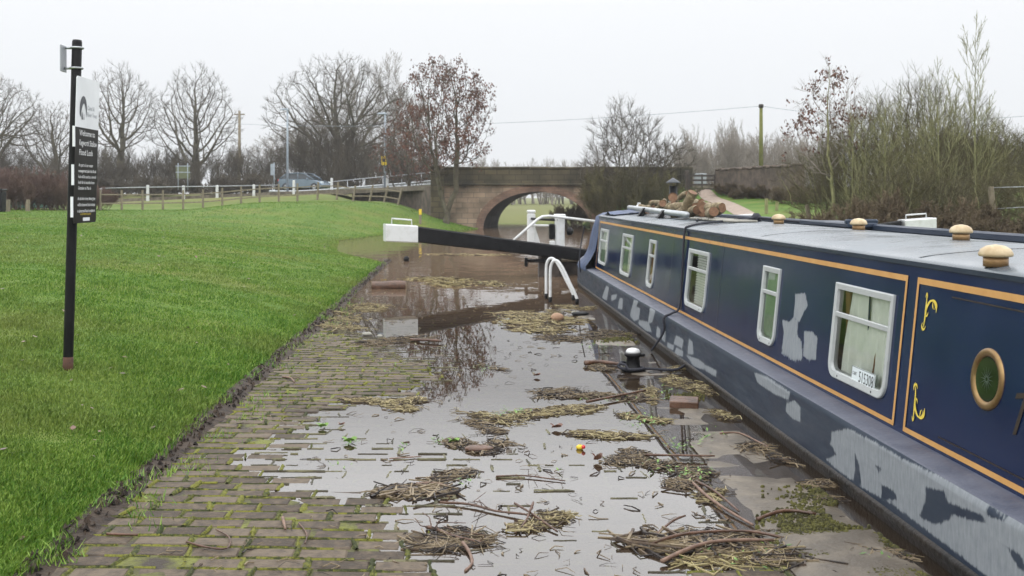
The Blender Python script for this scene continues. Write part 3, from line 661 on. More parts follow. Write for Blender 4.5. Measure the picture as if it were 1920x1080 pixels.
def sc_tree(name, seed, H, Wd, zb, label, pos, roots=1, N=1500, step=None, trunk_r=.35, bark='trunk', twig='twig', leaves=0, leafsize=.2, leafz=.3, lean=0, twl=.7, tr=.012, dens=.45, cat='tree', ntw=4, squash=1.0):
    rng = random.Random(seed); rn = np.random.default_rng(seed); step = step or H*.026
    zc = zb*H+(H-zb*H)*.48; rx = Wd/2-twl*.6; rz = (H-zb*H)/2-twl*.3
    u = rn.normal(size=(N*4, 3)); u /= np.linalg.norm(u, axis=1)[:, None]; rr_ = rn.random(N*4)**dens
    q = u*rr_[:, None]
    lob = np.array([pnoise(Vector((a*1.9+seed, b*1.9, c*1.9))) for a, b, c in q]); q = q[(lob > -.22) | (rr_ < .5)][:N]
    k = 1+.22*q[:, 2]*-1*squash
    at = np.stack([q[:, 0]*rx*k+lean*(q[:, 2]+1)*rz, q[:, 1]*rx*k, zc+q[:, 2]*rz*(1+.10*np.sin(np.arctan2(q[:, 1], q[:, 0])*3+seed))], 1)
    nodes, par = [], []
    for r_ in range(roots):
        a = rng.uniform(0, 6.28); p = np.array([math.cos(a)*.12*roots**.5*(roots > 1), math.sin(a)*.12*roots**.5*(roots > 1), 0.0]); last = -1; d = np.array([math.cos(a)*.16*(roots > 1), math.sin(a)*.16*(roots > 1), 1.0])
        for i in range(max(2, int(zb*H*(1.1 if roots == 1 else rng.uniform(.6, 1.2))/step))):
            nodes.append(p.copy()); par.append(last); last = len(nodes)-1; d = d+rn.normal(0, .07, 3); d[2] = max(d[2], .8); p = p+d/np.linalg.norm(d)*step
    P_ = np.array(nodes); D2 = ((at[:, None]-P_[None])**2).sum(2); near = D2.argmin(1); nd = D2.min(1); alive = np.ones(len(at), bool); kids = [0]*len(nodes); kill = (1.5*step)**2
    for it in range(170):
        idx = np.nonzero(alive)[0]
        if len(idx) < 12: break
        acc = {}
        for i in idx:
            n_ = near[i]; v = at[i]-P_[n_]; l_ = math.sqrt(nd[i])+1e-9
            if n_ in acc: acc[n_] += v/l_
            else: acc[n_] = v/l_
        new = []
        for n_, v in acc.items():
            if kids[n_] > 3: alive[(near == n_) & alive] = False; continue
            l_ = np.linalg.norm(v); 
            if l_ < 1e-6: continue
            v = v/l_
            if par[n_] >= 0:
                t_ = P_[n_]-P_[par[n_]]; v = v+.35*t_/(np.linalg.norm(t_)+1e-9)
            v = v+rn.normal(0, .13, 3); v[2] += .08; v /= np.linalg.norm(v); new.append(P_[n_]+v*step); par.append(n_); kids[n_] += 1
        if not new: break
        o_ = len(P_); P_ = np.concatenate([P_, np.array(new)]); kids += [0]*len(new)
        d2 = ((at[idx][:, None]-np.array(new)[None])**2).sum(2); j = d2.argmin(1); m_ = d2.min(1); b = m_ < nd[idx]
        near[idx[b]] = o_+j[b]; nd[idx[b]] = m_[b]; alive[nd < kill] = False
    n = len(P_); ch = [[] for _ in range(n)]; ex = 2.15
    for i in range(n):
        if par[i] >= 0: ch[par[i]].append(i)
    rad = np.zeros(n)
    for i in range(n-1, -1, -1): rad[i] = (sum(rad[c]**ex for c in ch[i])+(tr*.9)**ex)**(1/ex) if ch[i] else tr
    # order: children may be out of index order only upward, so a reverse sweep is exact
    f = trunk_r/rad.max(); rad = np.where(rad > tr*2, tr*2+(rad-tr*2)*f*1.0 if f < 1 else rad*1.0+(rad-tr*2)*(f-1), rad)
    for i in range(min(n, 4)):
        if par[i] < 2: rad[i] *= 1.35-.1*i
    A, B = MB(), MB(); tips = []
    for i in range(n):
        if par[i] >= 0 and ch[par[i]] and max(ch[par[i]], key=lambda c: rad[c]) == i: continue
        c = i; ids = [par[i]] if par[i] >= 0 else []
        while True:
            ids.append(c)
            if not ch[c]: break
            c = max(ch[c], key=lambda k_: rad[k_])
        if len(ids) < 2: continue
        rs = [min(rad[k_], rad[ids[min(1, len(ids)-1)]]) for k_ in ids]; r0 = rs[0]
        (A if r0 > tr*5 else B).tube([P_[k_] for k_ in ids], rs, 8 if r0 > .15 else (5 if r0 > .05 else 3), cap=False)
    ctr = Vector((lean*rz, 0, zc))
    for i in range(n):
        if rad[i] < tr*3.2 and par[i] >= 0:
            p = Vector(P_[i]); d = (p-Vector(P_[par[i]])).normalized()
            for k_ in range(ntw if not ch[i] else rng.randint(0, 2)):
                o = (p-ctr).normalized(); t = (d+o*.35+Vector((rng.gauss(0, .5), rng.gauss(0, .5), rng.gauss(.28, .35)))).normalized(); L = twl*rng.uniform(.5, 1.25)
                e1 = p+t*L*.5+Vector((rng.gauss(0, .04), rng.gauss(0, .04), .03)); t2 = (t+Vector((rng.gauss(0, .2), rng.gauss(0, .2), .22))).normalized(); e2 = e1+t2*L*.55
                B.tube([p, e1, e2], [tr*.75, tr*.6, tr*.35], 3, cap=False); tips.append((e2, t2))
                for z_ in range(2):
                    b0 = p.lerp(e1, rng.random()) if z_ else e1; t3 = (t+Vector((rng.gauss(0, .6), rng.gauss(0, .6), rng.gauss(.15, .3)))).normalized(); B.tube([b0, b0+t3*L*rng.uniform(.25, .5)], [tr*.5, tr*.3], 3, cap=False); tips.append((b0+t3*L*.4, t3))
    root = thing(name, label, cat, pos); A.build('trunk', M[bark], root, local=True); B.build('crown', M[twig], root, local=True)
    if leaves:
        C = MB(); sel = [t for t in tips if t[0].z > leafz*H*rng.uniform(.8, 1.2)]
        for k_ in range(leaves):
            p, d = rng.choice(sel)
            for j in range(rng.randint(4, 9)):
                c = p+Vector((rng.gauss(0, leafsize*.5), rng.gauss(0, leafsize*.5), rng.gauss(-leafsize*.5, leafsize*.6))); a = Vector((rng.gauss(0, 1), rng.gauss(0, 1), rng.gauss(0, .5))).normalized()*leafsize*rng.uniform(.15, .33); v = Vector((rng.gauss(0, .4), rng.gauss(0, .4), -1)).normalized()*leafsize*rng.uniform(.4, .85)
                C.add([c-a*.5, c+v*.5-a, c+v, c+v*.5+a], [(0, 1, 2, 3)])
        tag(C.build('seed_clusters', M['seeds'], root, local=True), kind='stuff')
    return root
def tpos(px, d, z=None):
    x = (px-CX)/F*d; return (x, d, (float(ground_z(x, d)) if z is None else z)-.05)
def th(top, d, pos): return CH-(top-HY)/F*d-pos[2]
# big bare trees beyond the road
p = tpos(635, 92); t5 = sc_tree('bare_tree', 11, th(100, 92, p), 14.5, .22, 'widest bare tree with low spreading limbs directly behind the silver car', p, N=2600, trunk_r=.55, step=.36)
p = tpos(365, 96); t4 = sc_tree('bare_tree', 5, th(116, 96, p), 9.6, .2, 'rounded bare tree with forked trunk left of the telegraph pole', p, N=1800, trunk_r=.42, step=.34)
p = tpos(222, 96); t3 = sc_tree('bare_tree', 23, th(118, 96, p), 8.6, .3, 'upright rounded bare tree just right of the black sign', p, N=1600, trunk_r=.38, step=.34)
p = tpos(-15, 88); q = dup(t5, p, 2.1, (.72, .72, th(132, 88, p)/th(98, 92, tpos(635, 92))), 'bare tree cut by the left edge of the picture')
p = tpos(100, 100); q = dup(t4, p, 1.2, (.9, .9, .74), 'smaller bare tree behind the black sign post')
p = tpos(735, 104); t6 = make_tree('slender_tree', TALL, 31, th(92, 104, p), 5.2, 'tall pale slender tree between the spreading tree and the brown seeded tree', p, twig='twig_pale', trunk_r=.2, trunk0=.9)
p = tpos(690, 108); dup(t6, p, 1.0, (1.2, 1.2, .93), 'slender bare tree showing through the right side of the spreading crown')
p = tpos(775, 98); dup(t6, p, 2.6, (1, 1, .72), 'shorter slender bare tree just behind the brown seeded tree')
p = tpos(560, 104); dup(t6, p, 4.2, (1.4, 1.4, .66), 'slender bare tree showing behind the roof of the silver car')
p = tpos(490, 104); dup(t6, p, 5.2, (1.2, 1.2, .45), 'low thin bare tree right of the telegraph pole')
# ash with seed clusters in front of the bridge
p = (-.85, 55.2, float(ground_z(-.85, 55.2))-.08); ash = sc_tree('seeded_tree', 8, th(100, 55, p), 5.9, .22, 'tree hung with brown seed clusters in front of the left end of the bridge', p, roots=3, N=1300, step=.24, trunk_r=.14, leaves=820, leafsize=.2, leafz=.36, twl=.5, tr=.008, squash=-.6)
p = tpos(765, 66); ash2 = sc_tree('seeded_tree', 18, th(185, 66, p), 4.8, .12, 'shorter brown seeded tree behind the road rail left of the bridge', p, roots=2, N=900, step=.24, trunk_r=.10, leaves=330, leafsize=.2, leafz=.25, twl=.5, tr=.009)
# bush in front of the right end of the bridge
p = tpos(1170, 54, .3); sc_tree('bare_bush', 44, th(180, 54, p), 5.4, .10, 'multi stemmed bare tree rising in front of the bridge parapet', p, roots=4, N=1900, step=.19, trunk_r=.05, twl=.55, tr=.0085, squash=1.0, dens=.5, ntw=6)
p = tpos(1185, 53, .2); make_tree('leafy_bush', BUSH, 43, 3.2, 5.4, 'dense green stemmed bush covering the right shoulder of the bridge arch', p, stems=40, spread=.9, trunk_r=.03, bark='twig_green', twig='twig_green', cat='bush', trunk0=.5)
p = tpos(1235, 58, 1.6); sc_tree('leaning_tree', 47, th(250, 58, p), 3.9, .15, 'low bare tree leaning right behind the bridge parapet above the chimney', p, roots=2, N=700, step=.2, trunk_r=.10, lean=.35, twl=.5, tr=.010, ntw=6)
# right-hand side brush
d = 31
p = tpos(1555, 31); sc_tree('seeded_sapling', 52, th(98, 31, p), 2.8, .28, 'slim pale tree with few brown seed clusters right of the telegraph pole', p, roots=2, N=420, step=.17, bark='mossbark', twig='twig_pale', trunk_r=.06, leaves=125, leafsize=.15, leafz=.5, twl=.4, tr=.005)
p = tpos(1830, 27); sap = make_tree('tall_sapling', SAP, 61, th(28, 27, p), 1.5, 'tallest thin sapling rising above the right hand hedge', p, bark='mossbark', twig='mossbark', trunk_r=.05, trunk0=1.0)
for px, dd, top, w, lab in [(1668, 26, 190, .9, 'mossy thin sapling in the middle of the right hedge'), (1765, 26, 110, 1.0, 'second tallest thin sapling left of the tallest one in the right hedge'), (1720, 28, 210, 1.0, 'thin sapling between the two mossy saplings of the right hedge'), (1620, 29, 215, .8, 'short thin sapling right of the seeded pale tree'), (1880, 29, 230, .8, 'thin sapling nearest the right edge of the picture'), (1592, 27, 200, .7, 'thin sapling just right of the trunk of the pale seeded tree'), (1645, 30, 185, .8, 'thin sapling behind the mossy middle sapling'), (1695, 29, 165, .8, 'thin sapling rising above the tallest open bush'), (1742, 27, 175, .7, 'thin sapling left of the second tallest sapling'), (1795, 29, 150, .8, 'thin sapling between the two tallest saplings'), (1850, 28, 190, .7, 'thin sapling just right of the tallest sapling')]:
    p = tpos(px, dd); H = th(top, dd, p); r = dup(sap, p, px*.7, (w, w, H/th(28, 27, tpos(1830, 27))), lab)
p = tpos(1650, 30); hb = sc_tree('hedge_bush', 71, th(178, 30, p), 3.6, .10, 'olive bare thicket bush in the middle of the right hedge', p, roots=9, N=2400, step=.12, trunk_r=.045, bark='mossbark', twig='twig_green', twl=.42, tr=.0040, squash=.4, dens=.6, cat='bush')
H0 = th(205, 30, p)
p = tpos(1800, 28.5); hb2 = sc_tree('hedge_bush', 73, th(222, 28.5, p), 4.2, .08, 'dark olive thicket bush below the tallest sapling', p, roots=10, N=2400, step=.12, trunk_r=.04, bark='mossbark', twig='twig_green', twl=.4, tr=.0040, squash=.3, dens=.6, cat='bush')
p = tpos(1700, 24.5); hb3 = make_tree('hedge_bush', BUSH, 77, 1.45, 3.6, 'low brown bramble bush at the foot of the right hedge', p, stems=44, spread=1.1, trunk_r=.02, bark='twig_red', twig='twig_dry', cat='bush', trunk0=.5)
for src, px, dd, sx_, sz_, rz, lab in [(hb2, 1560, 32, .62, .62, 1, 'dark thicket bush at the left end of the right hedge'), (hb, 1700, 33, 1.2, 1.28, 0.4, 'tallest open bush at the back of the right hedge'), (hb2, 1560, 34, 1.0, .9, 2.2, 'dark bush behind the foot of the pale seeded tree'), (hb2, 1850, 30, 1.1, 1.1, 5.2, 'dark bush behind the leaning fence post'), (hb, 1765, 31, 1.05, 1.2, 2.9, 'tall open bush behind the saplings of the right hedge'), (hb, 1610, 31.5, .9, 1.08, 4.9, 'tall open bush right of the pale seeded tree'), (hb, 1690, 25.5, .8, .62, 1.7, 'green stemmed bush in the middle front of the right hedge'), (hb2, 1745, 26, .8, .6, .7, 'dark thicket bush left of the tallest sapling'), (hb, 1730, 27, .8, .78, 2, 'olive thicket bush behind the white beam end'), (hb2, 1905, 27, .9, .66, 3, 'thicket bush at the right edge of the picture'), (hb, 1600, 34, .9, .85, 4, 'thicket bush behind the pale seeded tree'), (hb, 1850, 24.5, .75, .5, 5.3, 'low olive bush around the leaning fence post'), (hb2, 1960, 25, .9, .6, 2.3, 'bush half outside the right edge of the picture'),
        (hb3, 1590, 26, .8, .75, 1.5, 'low bramble bush below the pale seeded tree'), (hb3, 1800, 23.5, .9, .62, 2.5, 'low bramble bush behind the far beam end on the right'), (hb3, 1540, 31, .6, .5, 3.5, 'low bramble bush beside the green path verge'), (hb3, 1900, 23, .9, .75, 4.6, 'low bramble bush in the bottom right of the hedge'), (hb3, 1078, 65.5, .8, 1.0, 1.1, 'dark bramble bush beyond the right side of the bridge arch'), (hb3, 1385, 53.5, .8, .48, 2.1, 'brown bramble at the foot of the right stone wall beside the gate'), (hb3, 1440, 50.5, .9, .5, 3.0, 'brown bramble at the middle foot of the right stone wall'), (hb3, 1500, 46, .7, .6, 4.0, 'brown bramble at the far right foot of the stone wall'), (hb3, 1395, 51, .5, .3, 5.1, 'small dry weeds beside the top of the gravel path')]:
    p = tpos(px, dd); dup(src, p, rz, (sx_, sx_, sz_), lab)
# left hedge, brown and dense
p = tpos(40, 54); hl = make_tree('clipped_hedge', BUSH, 83, 2.25, 3.8, 'dense reddish brown bare hedge left of the black sign', p, stems=60, spread=.55, trunk_r=.025, bark='twig_red', twig='twig_red', cat='hedge', trunk0=.55)
for px, dd, s_, lab in [(-35, 54, 1.05, 'dense brown bare hedge cut by the left edge'), (105, 55, .92, 'dense brown bare hedge directly behind the black sign post'), (150, 57, .6, 'lowest brown hedge clump right of the sign post')]:
    p = tpos(px, dd); dup(hl, p, px*.3, (1, 1, s_), lab)
# background woodland masses (read as one mass)
def wood(name, proto_cfg, seed, spots, label, twig, stems=2, base=2.0):
    rng = random.Random(seed); A = MB(); protos = []
    for k in range(4):
        a = MB(); tips = []
        for s in range(stems):
            g = rng.uniform(0, 6.28); grow(a, a, rng, Vector((0, 0, 0)), Vector((math.cos(g)*.25, math.sin(g)*.25, 1)).normalized(), .6, .018, 0, proto_cfg, tips)
        v = np.array(a.v); v /= np.percentile(v[:, 2], 99.5); protos.append((v, a.f))
    for (x, y, z, h, w) in spots:
        v, f = rng.choice(protos); a = rng.uniform(0, 6.28); c, s = math.cos(a), math.sin(a)
        q = np.stack([(v[:, 0]*c-v[:, 1]*s)*w+x, (v[:, 0]*s+v[:, 1]*c)*w+y, v[:, 2]*h+z], 1)
        A.add(list(map(tuple, q)), f)
    return tag(A.build(name, M[twig]), label, 'woodland', kind='stuff')
WC = dict(max=4, n=[8, 5, 4, 3], t0=[.2, .15, .1, .1], ang=[.7, .65, .6, .6], ratio=[.55, .55, .55, .5], up=[.05, .14, .12, .1, .06], rmin=.0011, wig=.1, tap=.3, rr=.42)
rg = random.Random(3); sp = []
for i in range(130):
    d_ = rg.uniform(84, 112); px = rg.uniform(-60, 850); x = (px-CX)/F*d_
    h = rg.uniform(2.2, 5.0)*(1.4 if 540 < px < 830 else 1); sp.append((x, d_, float(ground_z(x, d_)), h, h*1.0))
wood('roadside_thicket', WC, 4, sp, 'tangled bare thicket along the far side of the road on the left', 'twig')
sp = []
for i in range(90):
    d_ = rg.uniform(79.5, 90); px = rg.uniform(-80, 840); x = (px-CX)/F*d_
    if abs(px-575) < 62 and d_ < 86: d_ = 88; x = (px-CX)/F*d_
    h = rg.uniform(1.0, 1.9); sp.append((x, d_, float(ground_z(x, d_))-.1, h, h*1.5))
wood('roadside_undergrowth', dict(WC, max=3, t0=[.02, .05, .1], n=[8, 5, 4], ang=[.9, .7, .6], rmin=.006), 14, sp, 'low brown undergrowth filling the far verge of the road', 'twig', stems=5)
sp = []
for i in range(46):
    d_ = rg.uniform(105, 135); px = rg.uniform(1275, 1560); x = (px-CX)/F*d_
    sp.append((x, d_, .6, rg.uniform(6.5, 9.4), rg.uniform(5.5, 8.5)))
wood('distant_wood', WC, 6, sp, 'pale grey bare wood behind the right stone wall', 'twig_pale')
sp = []
for i in range(60):
    d_ = rg.uniform(150, 185); px = rg.uniform(880, 1140); x = (px-CX)/F*d_; sp.append((x, d_, .3, rg.uniform(4, 8), rg.uniform(6, 9)))
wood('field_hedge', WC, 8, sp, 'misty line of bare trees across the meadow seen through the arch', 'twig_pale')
sp = []
for i in range(26):
    d_ = rg.uniform(60, 80); px = rg.uniform(1780, 2000); x = (px-CX)/F*d_; sp.append((x, d_, .6, rg.uniform(4.6, 6.0), rg.uniform(5.5, 7.5)))
wood('distant_copse', WC, 9, sp, 'dark distant copse at the right edge behind the hedge', 'twig')

# ------------------------------------------------------------------ fence, white posts, rail, poles, signs
fa = [P(188, 392, 56), P(300, 388, 58.5), P(370, 386, 60), P(480, 383, 62.5), P(560, 380, 64), P(625, 379, 64.5), P(700, 381, 63), P(745, 384, 61.5)]
fr = thing('wooden_fence', 'weathered wooden post and rail fence along the top of the lawn', 'fence', tuple(fa[0]))
def along(pts, n):
    L = [0]
    for a, b in zip(pts[:-1], pts[1:]): L.append(L[-1]+(b-a).length)
    out = []
    for s in np.linspace(0, L[-1], n):
        i = max(0, min(len(pts)-2, int(np.searchsorted(L, s))-1)); out.append(pts[i].lerp(pts[i+1], (s-L[i])/(L[i+1]-L[i])))
    return out
fp = along(fa, 17); tops = []
for i, p in enumerate(fp):
    z = float(ground_z(p.x, p.y)); h = 1.12 if i < 13 else 1.0; ln = 0 if i < 11 else min(.06*(i-10), .28)
    mb = MB(); a = Vector((p.x, p.y, z-.15)); b = Vector((p.x+ln, p.y, z+h)); mb.tube([a, a.lerp(b, .5), b], [.075, .07, .065], 6, smooth=False); mb.build('post', M['oldwood'], fr); tops.append((a, b))
for t in (.42, .80):
    mb = MB()
    for (a, b), (c, d) in zip(tops[:-1], tops[1:]): mb.tube([a.lerp(b, t), c.lerp(d, t)], .045, 4, smooth=False)
    mb.build('rail', M['oldwood'], fr)
# armco rail + white posts
ar = thing('crash_barrier', 'grey steel crash barrier along the far side of the road to the bridge', 'barrier', tuple(P(660, 355, 78)))
pts = [P(505, 361, 79.5), P(560, 361, 79), P(610, 358, 77), P(700, 351, 73.5), P(790, 344, 69), P(822, 341, 66)]
mb = MB(); pr = [(0, .16), (-.05, .10), (0, .03), (0, -.03), (-.05, -.10), (0, -.16)]
ap_ = along(pts, 30); mb.grid([[(p.x+o*.3, p.y+o, p.z+z) for o, z in pr] for p in ap_], False); mb.build('beam_rail', M['steel'], ar)
for p in along(pts, 12): mb = MB(); mb.box(p+Vector((0, .12, -.35)), (.1, .1, .9)); mb.build('barrier_post', M['steel'], ar)
rl = thing('tube_railing', 'thin grey tube railing above the crash barrier by the bridge', 'railing', tuple(P(700, 350, 67)))
mb = MB(); mb.tube([P(620, 341, 72), P(700, 333, 69), P(790, 325, 66), P(825, 322, 64)], .03, 5); mb.build('top_tube', M['steel'], rl)
mb = MB(); [mb.tube([p, p-Vector((0, 0, 1.0))], .025, 5) for p in along([P(620, 341, 72), P(700, 333, 69), P(790, 325, 66)], 6)]; mb.build('uprights', M['steel'], rl)
rl = thing('tube_railing', 'long thin grey tube railing along the near side of the road', 'railing', tuple(P(330, 350, 68)))
mb = MB(); mb.tube([P(190, 353, 66), P(280, 351, 67), P(420, 349, 69), P(520, 347, 70)], .03, 5); mb.build('top_tube', M['steel'], rl)
for k, (px, yt, yb, d) in enumerate([(189, 353, 376, 66), (277, 347, 373, 67), (344, 348, 374, 68), (407, 347, 372, 68.5), (476, 346, 368, 69.5), (551, 338, 366, 69.5), (622, 334, 360, 69.2), (726, 329, 356, 67)]):
    a, b = P(px, yb, d), P(px, yt, d); mb = MB(); mb.box((a+b)/2-Vector((0, 0, .2)), (.18, .18, (b-a).length+.4), b=.03, taper=.9)
    near = ['at the left end of the road by the sign', 'second along from the black sign', 'below the green road sign', 'left of the telegraph pole', 'right of the telegraph pole', 'in front of the middle of the silver car', 'at the nose of the silver car', 'below the yellow notice on its lamp column'][k]
    tag(mb.build('roadside_post', M['white']), 'white painted roadside post '+near, 'post', 'white posts along the road')
def pole(name, px, yt, yb, d, r, m, label, cat):
    a, b = P(px, yb, d), P(px, yt, d); o = thing(name, label, cat, tuple(a)); mb = MB(); mb.tube([a-Vector((0, 0, .4)), a.lerp(b, .5), b], [r, r*.9, r*.75], 10); mb.build('pole', M[m], o); return o, a, b
o, a, tp1 = pole('telegraph_pole', 449, 208, 352, 90, .14, 'oldwood', 'brown wooden telegraph pole beyond the road on the left', 'pole')
mb = MB(); mb.box(tp1-Vector((0, 0, .3)), (.9, .1, .1)); mb.build('crossarm', M['oldwood'], o)
o, a, tp2 = pole('telegraph_pole', 1427, 202, 316, 62, .13, 'greenpole', 'green mossy telegraph pole behind the right stone wall', 'pole')
mb = MB(); mb.lathe([(.15, 0), (.15, .18), (.1, .22)], tp2, 10); mb.build('cap', M['darkwood'], o)
for px, yt, yb, d, lab in [(539, 206, 352, 74, 'grey lamp column behind the rear of the silver car'), (722, 214, 345, 68, 'grey lamp column carrying the small yellow notice')]:
    o, a, b = pole('lamp_column', px, yt, yb, d, .085, 'greypaint', lab, 'lamp post')
    mb = MB(); mb.box(b+Vector((-.2, 0, .04)), (.75, .2, .14), b=.04, taper=.7); mb.build('lamp_head', M['greypaint'], o)
y0 = P(720, 301, 67.8); mb = MB(); mb.box(y0, (.36, .03, .62), b=.01); yo = mb.build('yellow_notice', M['yellowsign']); tag(yo, 'small yellow notice fixed to the right lamp column', 'sign')
mb = MB(); mb.box(y0+Vector((0, -.02, .02)), (.2, .012, .22)); mb.build('panel_symbol', M['ink'], yo)
o = thing('road_sign', 'green road sign on two grey posts beyond the lawn', 'sign', tuple(P(343, 352, 82)))
mb = MB(); q = P(343, 323, 82); mb.box(q, (1.1, .05, 1.0), b=.02); mb.build('panel', M['dullgreen'], o)
mb = MB(); mb.box(q+Vector((0, -.035, 0)), (1.18, .015, .07)); mb.box(q+Vector((0, -.035, .5)), (1.18, .02, .07)); mb.build('panel_stripe', M['greypaint'], o)
for px in (334, 352): mb = MB(); mb.tube([P(px, 356, 82), P(px, 306, 82)], .045, 6); mb.build('sign_post', M['greypaint'], o)
o = thing('road_sign', 'small grey road sign seen from behind left of the car', 'sign', tuple(P(513, 352, 80)))
mb = MB(); mb.box(P(511, 318, 80), (.32, .05, .9), b=.02); mb.build('panel', M['greypaint'], o)
mb = MB(); mb.tube([P(514, 356, 80), P(514, 305, 80)], .045, 6); mb.build('sign_post', M['greypaint'], o)
# cables
def cable(a, b, sag, label):
    mb = MB(); mb.tube([a.lerp(b, t)-Vector((0, 0, sag*4*t*(1-t))) for t in np.linspace(0, 1, 16)], .015, 4); tag(mb.build('overhead_cable', M['greypaint']), label, 'cable')
cable(tp2+Vector((0, 0, .1)), P(430, 232, 86), .6, 'thin overhead cable running left from the mossy telegraph pole')
cable(tp2+Vector((0, 0, .1)), P(1960, 215, 58), .5, 'thin overhead cable running right from the mossy telegraph pole')
# container behind hedge, left-edge bits
c = P(55, 324, 62); o = thing('green_container', 'dark green storage container behind the brown hedge', 'container', (c.x, c.y, 1.0))
mb = MB(); mb.box((c.x, c.y, 2.15), (2.5, 2.2, 2.1), b=.03); mb.build('body', M['greenbox'], o)
mb = MB()
for k in range(12): mb.box((c.x-1.15+.21*k, c.y-1.12, 2.1), (.09, .05, 1.9))
mb.build('corrugation', M['greenbox'], o)
for px, py, dd, lab in [(15, 398, 50, 'short grey wooden stump post at the left edge of the lawn'), (52, 398, 51, 'short grey wooden stump post in front of the brown hedge')]:
    q = P(px, py, dd); q.z = float(ground_z(q.x, q.y)); mb = MB(); mb.tube([q-Vector((0, 0, .1)), q+Vector((0, 0, .3)), q+Vector((.02, 0, .58))], [.12, .11, .10], 8, smooth=False); tag(mb.build('stump_post', M['oldwood']), lab, 'post')
q = P(-2, 395, 49); o = thing('dark_bin', 'dark litter bin cut by the left edge of the picture', 'bin', (q.x, q.y, float(ground_z(q.x, q.y))))
z = o.location.z; mb = MB(); mb.box((q.x, q.y, z+.5), (.5, .5, 1.0), b=.05, taper=1.06); mb.build('body', M['black'], o); mb = MB(); mb.box((q.x, q.y, z+1.06), (.58, .58, .1), b=.03); mb.build('lid', M['black'], o)
# leaning and standing posts on the right bank
for px, yt, yb, d, ln, lab in [(1866, 350, 418, 24, -.10, 'grey leaning fence post in front of the right hedge'), (1437, 372, 398, 42, .0, 'mossy fence post on the green verge beside the path'), (1455, 378, 394, 43, .05, 'thin mossy fence post beside the verge'), (1520, 384, 410, 32, -.12, 'broken pale post at the left foot of the hedge')]:
    a, b = P(px, yb, d), P(px, yt, d); mb = MB(); mb.tube([a-Vector((0, 0, .3)), b+Vector((ln, 0, 0))], [.075, .065], 6, smooth=False); tag(mb.build('fence_post', M['oldwood' if px > 1500 else 'mossbark']), lab, 'post')
mb = MB(); a = P(1860, 352, 24); mb.tube([a, P(1925, 350, 23.5)], .012, 4); mb.tube([a-Vector((0, 0, .5)), P(1925, 388, 23.5)], .012, 4); tag(mb.build('fence_wire', M['steel']), 'thin wire strung from the leaning grey fence post', 'wire')
q = G(788, 432, .05); q = P(788, 432, 53); z = float(ground_z(q.x, q.y)); o = thing('marker_post', 'short wooden post with yellow top at the waterside bank', 'post', (q.x, q.y, z))
mb = MB(); mb.box((q.x, q.y, .26+z), (.13, .1, .55), b=.015); mb.build('post', M['oldwood'], o); mb = MB(); mb.box((q.x, q.y, .62+z), (.14, .11, .30), b=.015); mb.build('cap', M['yellowsign'], o)

